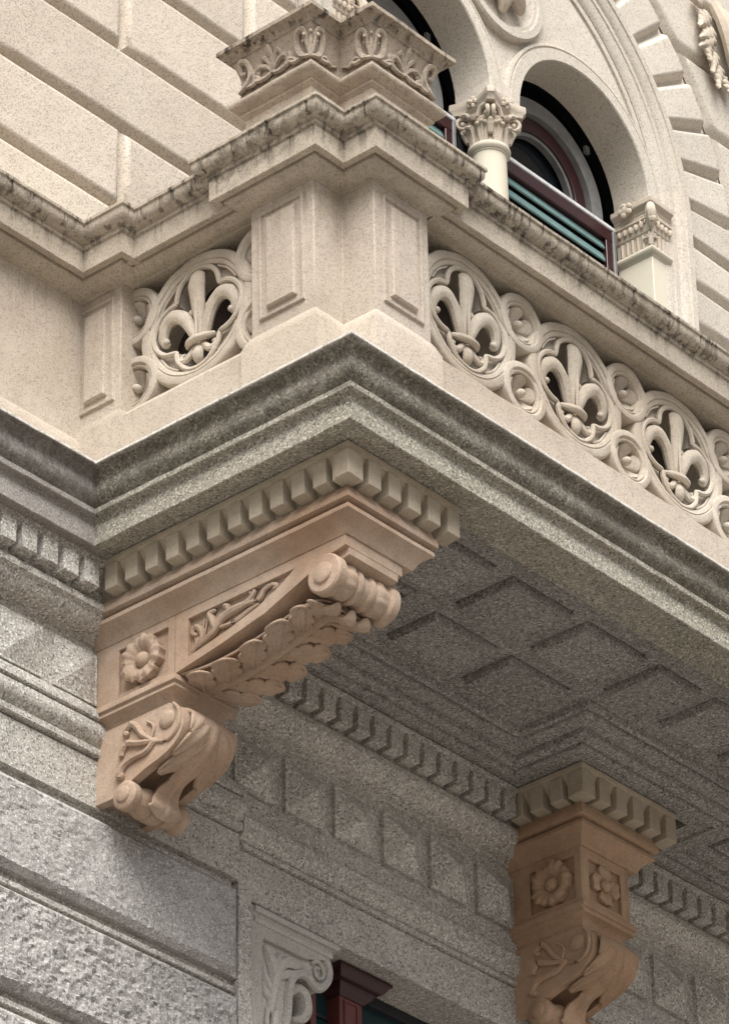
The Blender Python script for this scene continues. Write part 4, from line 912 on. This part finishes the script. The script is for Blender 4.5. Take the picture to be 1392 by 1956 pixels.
obj('architrave', rough(sweep([(-3.2, YF), (1.188, YF)], arch_prof(-.906, -.972, -1.078, -1.122)+[(-.001, -1.346), (.2, -1.346)]), .0018, 9), GRAN, t, sharp=30)
obj('architrave', rough(sweep([(1.190, YF+.008), (6.2, YF+.008)], [(.2, -.936), (-.010, -.937), (-.014, -.940), (-.014, -1.038), (.006, -1.040), (.006, -1.048), (-.036, -1.051), (-.040, -1.057), (-.040, -1.074), (-.032, -1.080)]+arc((-.030, -1.081), (-.004, -1.150), .20, 6)+[(-.004, -1.154), (.010, -1.156), (.010, -1.163), (-.014, -1.165), (-.016, -1.180), (-.012, -1.185), (.010, -1.187), (.010, -1.195), (-.001, -1.197)]+[(-.001, -1.400), (.004, -1.405), (.24, -1.405)]), .0018, 9), GRAN, t, sharp=30)
# rock-faced base courses left of the doorway
t = thing('base_wall', (-1.0, 1.8, -2.4), 'grey lower wall of rough rock-faced granite courses at the bottom left', 'wall')
obj('wall_core', M().box(-3.2, 1.172, 1.712, 2.1, -11.4, -1.346), GRAN, t)
def rockface(x0, x1, z0, z1, amp, sc, seed):
    st = .0085; nx, nz = int((x1-x0)/st), int((z1-z0)/st); off = Vector((seed*7.3, 0, seed*3.1)); m = M(); vs = []
    for i in range(nx+1):
        for j in range(nz+1):
            x = x0+(x1-x0)*i/nx; z = z0+(z1-z0)*j/nz; k = min(min(i, nx-i, 4)/4, min(j, nz-j, 3)/3); q = Vector((x, 0, z*1.15))*sc+off
            h = noise.noise(q*.8)*.55+(.5-abs(noise.noise(q*1.7+Vector((3, 0, 5)))))*.9+(.5-abs(noise.noise(q*3.6)))*.75+noise.noise(q*8)*.28
            vs.append((x+noise.noise(q*2+off)*st*.5*k, 1.664+.014*(1-k)-k*(h*amp+.004), z+noise.noise(q*2-off)*st*.5*k))
    m.add(vs, [(i*(nz+1)+j, (i+1)*(nz+1)+j, (i+1)*(nz+1)+j+1, i*(nz+1)+j+1) for i in range(nx) for j in range(nz)])
    m.box(x0, x1, 1.6785, 1.72, z0, z1); return m                     # body behind the rough face
zs = [(-1.798, -1.394, .009, 16), (-2.300, -1.882, .017, 13), (-2.80, -2.39, .016, 13)]
for k, (z0, z1, am, sc) in enumerate(zs): obj('rough_stone', rockface(-2.2, 1.166, z0, z1, am, sc, k+1), ROUGH, t, sharp=28)
for z in (-1.846, -2.350): obj('drafted_margin', rough(M().merge(sweep([(-3.2, 1.690), (1.163, 1.690)], [(.03, z-.014), (.0, z-.014), (-.004, z-.010), (-.004, z+.010), (.0, z+.014), (.03, z+.014)])), .002, 12), GRAN, t)
# doorway: jamb, corner bracket, wooden frame and glass
t = thing('door_surround', (1.21, 1.8, -2.0), 'plain granite door jamb with carved corner bracket under the lintel', 'doorway')
obj('jamb', rough(M().box(1.1735, 1.252, 1.672, 2.1, -11.4, -1.406), .0), GRAN, t, bev=.004)
bo = [(1.2525, -1.415), (1.792, -1.415), (1.797, -1.432), (1.790, -1.446), (1.770, -1.452), (1.765, -1.470), (1.760, -1.486), (1.742, -1.490), (1.736, -1.505)]
bo += [(v.x, v.y) for v in smooth([(1.738, -1.508, 0), (1.758, -1.530, 0), (1.764, -1.565, 0), (1.752, -1.605, 0), (1.722, -1.640, 0), (1.690, -1.655, 0), (1.665, -1.648, 0), (1.640, -1.628, 0), (1.60, -1.622, 0), (1.555, -1.645, 0), (1.525, -1.695, 0), (1.512, -1.76, 0), (1.508, -1.83, 0), (1.488, -1.90, 0), (1.44, -1.985, 0), (1.36, -2.06, 0), (1.2525, -2.10, 0)], 3)]
b_ = obj('corner_bracket', prism(bo, 1.712, 1.90), FINE, t, bev=.004)
bc = [(1.2525, -1.415), (1.792, -1.415), (1.797, -1.432), (1.790, -1.446), (1.770, -1.452), (1.765, -1.470), (1.760, -1.486), (1.742, -1.490), (1.736, -1.505), (1.60, -1.545), (1.345, -1.545), (1.335, -1.60), (1.335, -1.95), (1.36, -2.04), (1.34, -2.06), (1.2525, -2.08)]
obj('bracket_border', prism(bc, 1.692, 1.7125), FINE, b_, bev=.003)
ed_ = [(p[0]-.004, 1.708, p[1]+.010) for p in bo[9:]]; obj('bracket_rim', tube(ed_, [.020]*len(ed_), 8), FINE, b_)
cu = M(); cu.merge(stube([(1.56, 1.76, -1.70), (1.60, 1.76, -1.665), (1.645, 1.76, -1.68), (1.658, 1.76, -1.74), (1.635, 1.76, -1.79), (1.58, 1.76, -1.81)], [.02, .026, .03, .03, .026, .012], 8, 4, flat=(1, 1.6))); obj('leaf_curl', cu, FINE, b_)
tr = M()
for z, y in ((-1.432, 1.680), (-1.478, 1.686)): tr.merge(sweep([(1.285, y), (1.80 if z > -1.45 else 1.762, y)], [(.02, z-.014), (0, z-.012), (-.004, z-.006), (-.004, z+.008), (.0, z+.014), (.02, z+.014)]))
obj('bracket_moulding', rough(tr, .001, 9), FINE, b_)
rel = M()
for pts, r in (([(1.40, -1.86), (1.415, -1.75), (1.425, -1.68), (1.39, -1.60), (1.365, -1.565)], [.012, .022, .026, .022, .006]), ([(1.43, -1.70), (1.455, -1.63), (1.50, -1.595), (1.55, -1.59), (1.60, -1.575)], [.014, .022, .022, .018, .005]), ([(1.425, -1.68), (1.44, -1.61), (1.47, -1.565)], [.012, .018, .006]), ([(1.41, -1.76), (1.375, -1.72), (1.358, -1.67)], [.012, .018, .006]), ([(1.41, -1.80), (1.372, -1.775), (1.356, -1.735)], [.012, .016, .006]), ([(1.45, -1.68), (1.50, -1.648), (1.56, -1.628), (1.60, -1.61)], [.012, .018, .014, .005])):
    rel.merge(stube([(x, 1.708, z) for x, z in pts], [q*1.25 for q in r], 7, 5, flat=(1, .9)))
bud = smooth([(1.385, 1.705, -1.84), (1.37, 1.70, -1.92), (1.395, 1.70, -1.99), (1.435, 1.70, -1.97), (1.445, 1.70, -1.89), (1.425, 1.705, -1.83)], 4); rel.merge(tube(bud, [.010]*len(bud), 6)); rel.merge(stube([(1.41, 1.69, -1.86), (1.405, 1.69, -1.95)], [.016, .02], 7))
vol = [(1.690+.042*(1-i/26)*cos(2.6-i*.42), 1.702, -1.570+.050*(1-i/26)*sin(2.6-i*.42)) for i in range(20)]; rel.merge(tube(vol, lerpr([.010, .006], 20), 6))
obj('leaf_relief', rel, FINE, b_)
bd = M()
for i in range(8): bd.merge(blob((1.506-.012*max(0, i-2), 1.72, -1.73-.035*i), (.018, .03, .018), 8, 5))
obj('edge_beads', bd, FINE, b_)
t = thing('door_frame', (2.08, 1.9, -2.4), 'dark red wooden door post with moulded head under the stone lintel', 'door frame')
obj('post', M().box(2.005, 2.150, 1.862, 1.96, -4.2, -1.47), WOODL, t, bev=.004)
pm = M()
rp = [(2.030, -1.52), (2.122, -1.52), (2.122, -4.0), (2.030, -4.0)]; ri = [(2.040, -1.53), (2.112, -1.53), (2.112, -3.99), (2.040, -3.99)]
obj('post_panel', ringplate([(x, z) for x, z in rp], ri, 1.855, 1.864), WOODL, t, bev=.002)
hd = [(2.002, 1.97), (2.002, 1.858), (2.152, 1.858), (2.152, 1.97)]
obj('post_head', sweep(hd, [(.06, -1.408), (-.085, -1.408), (-.090, -1.412), (-.090, -1.425), (-.080, -1.430)]+arc((-.078, -1.431), (-.040, -1.462), .18, 5)+[(-.036, -1.464), (-.034, -1.472)]+arc((-.032, -1.473), (-.004, -1.496), .2, 4)+[(-.002, -1.510), (.06, -1.510)], step=0), WOOD, t, sharp=25)
obj('side_stile', M().box(1.835, 1.872, 1.875, 1.95, -4.2, -1.4065), WOODL, t, bev=.003)
obj('top_bar', M().box(1.2525, 5.9, 1.905, 1.96, -1.455, -1.4065), BLACK, t, bev=.003)
gl = obj('glass_pane', M().box(1.2525, 5.9, 1.935, 1.945, -4.2, -1.4555), TGLASS, t)
for k in range(4): obj('glazing_bar', M().box(1.2525, 5.9, 1.925, 1.9345, -1.61-.30*k, -1.595-.30*k), BLACK, t)
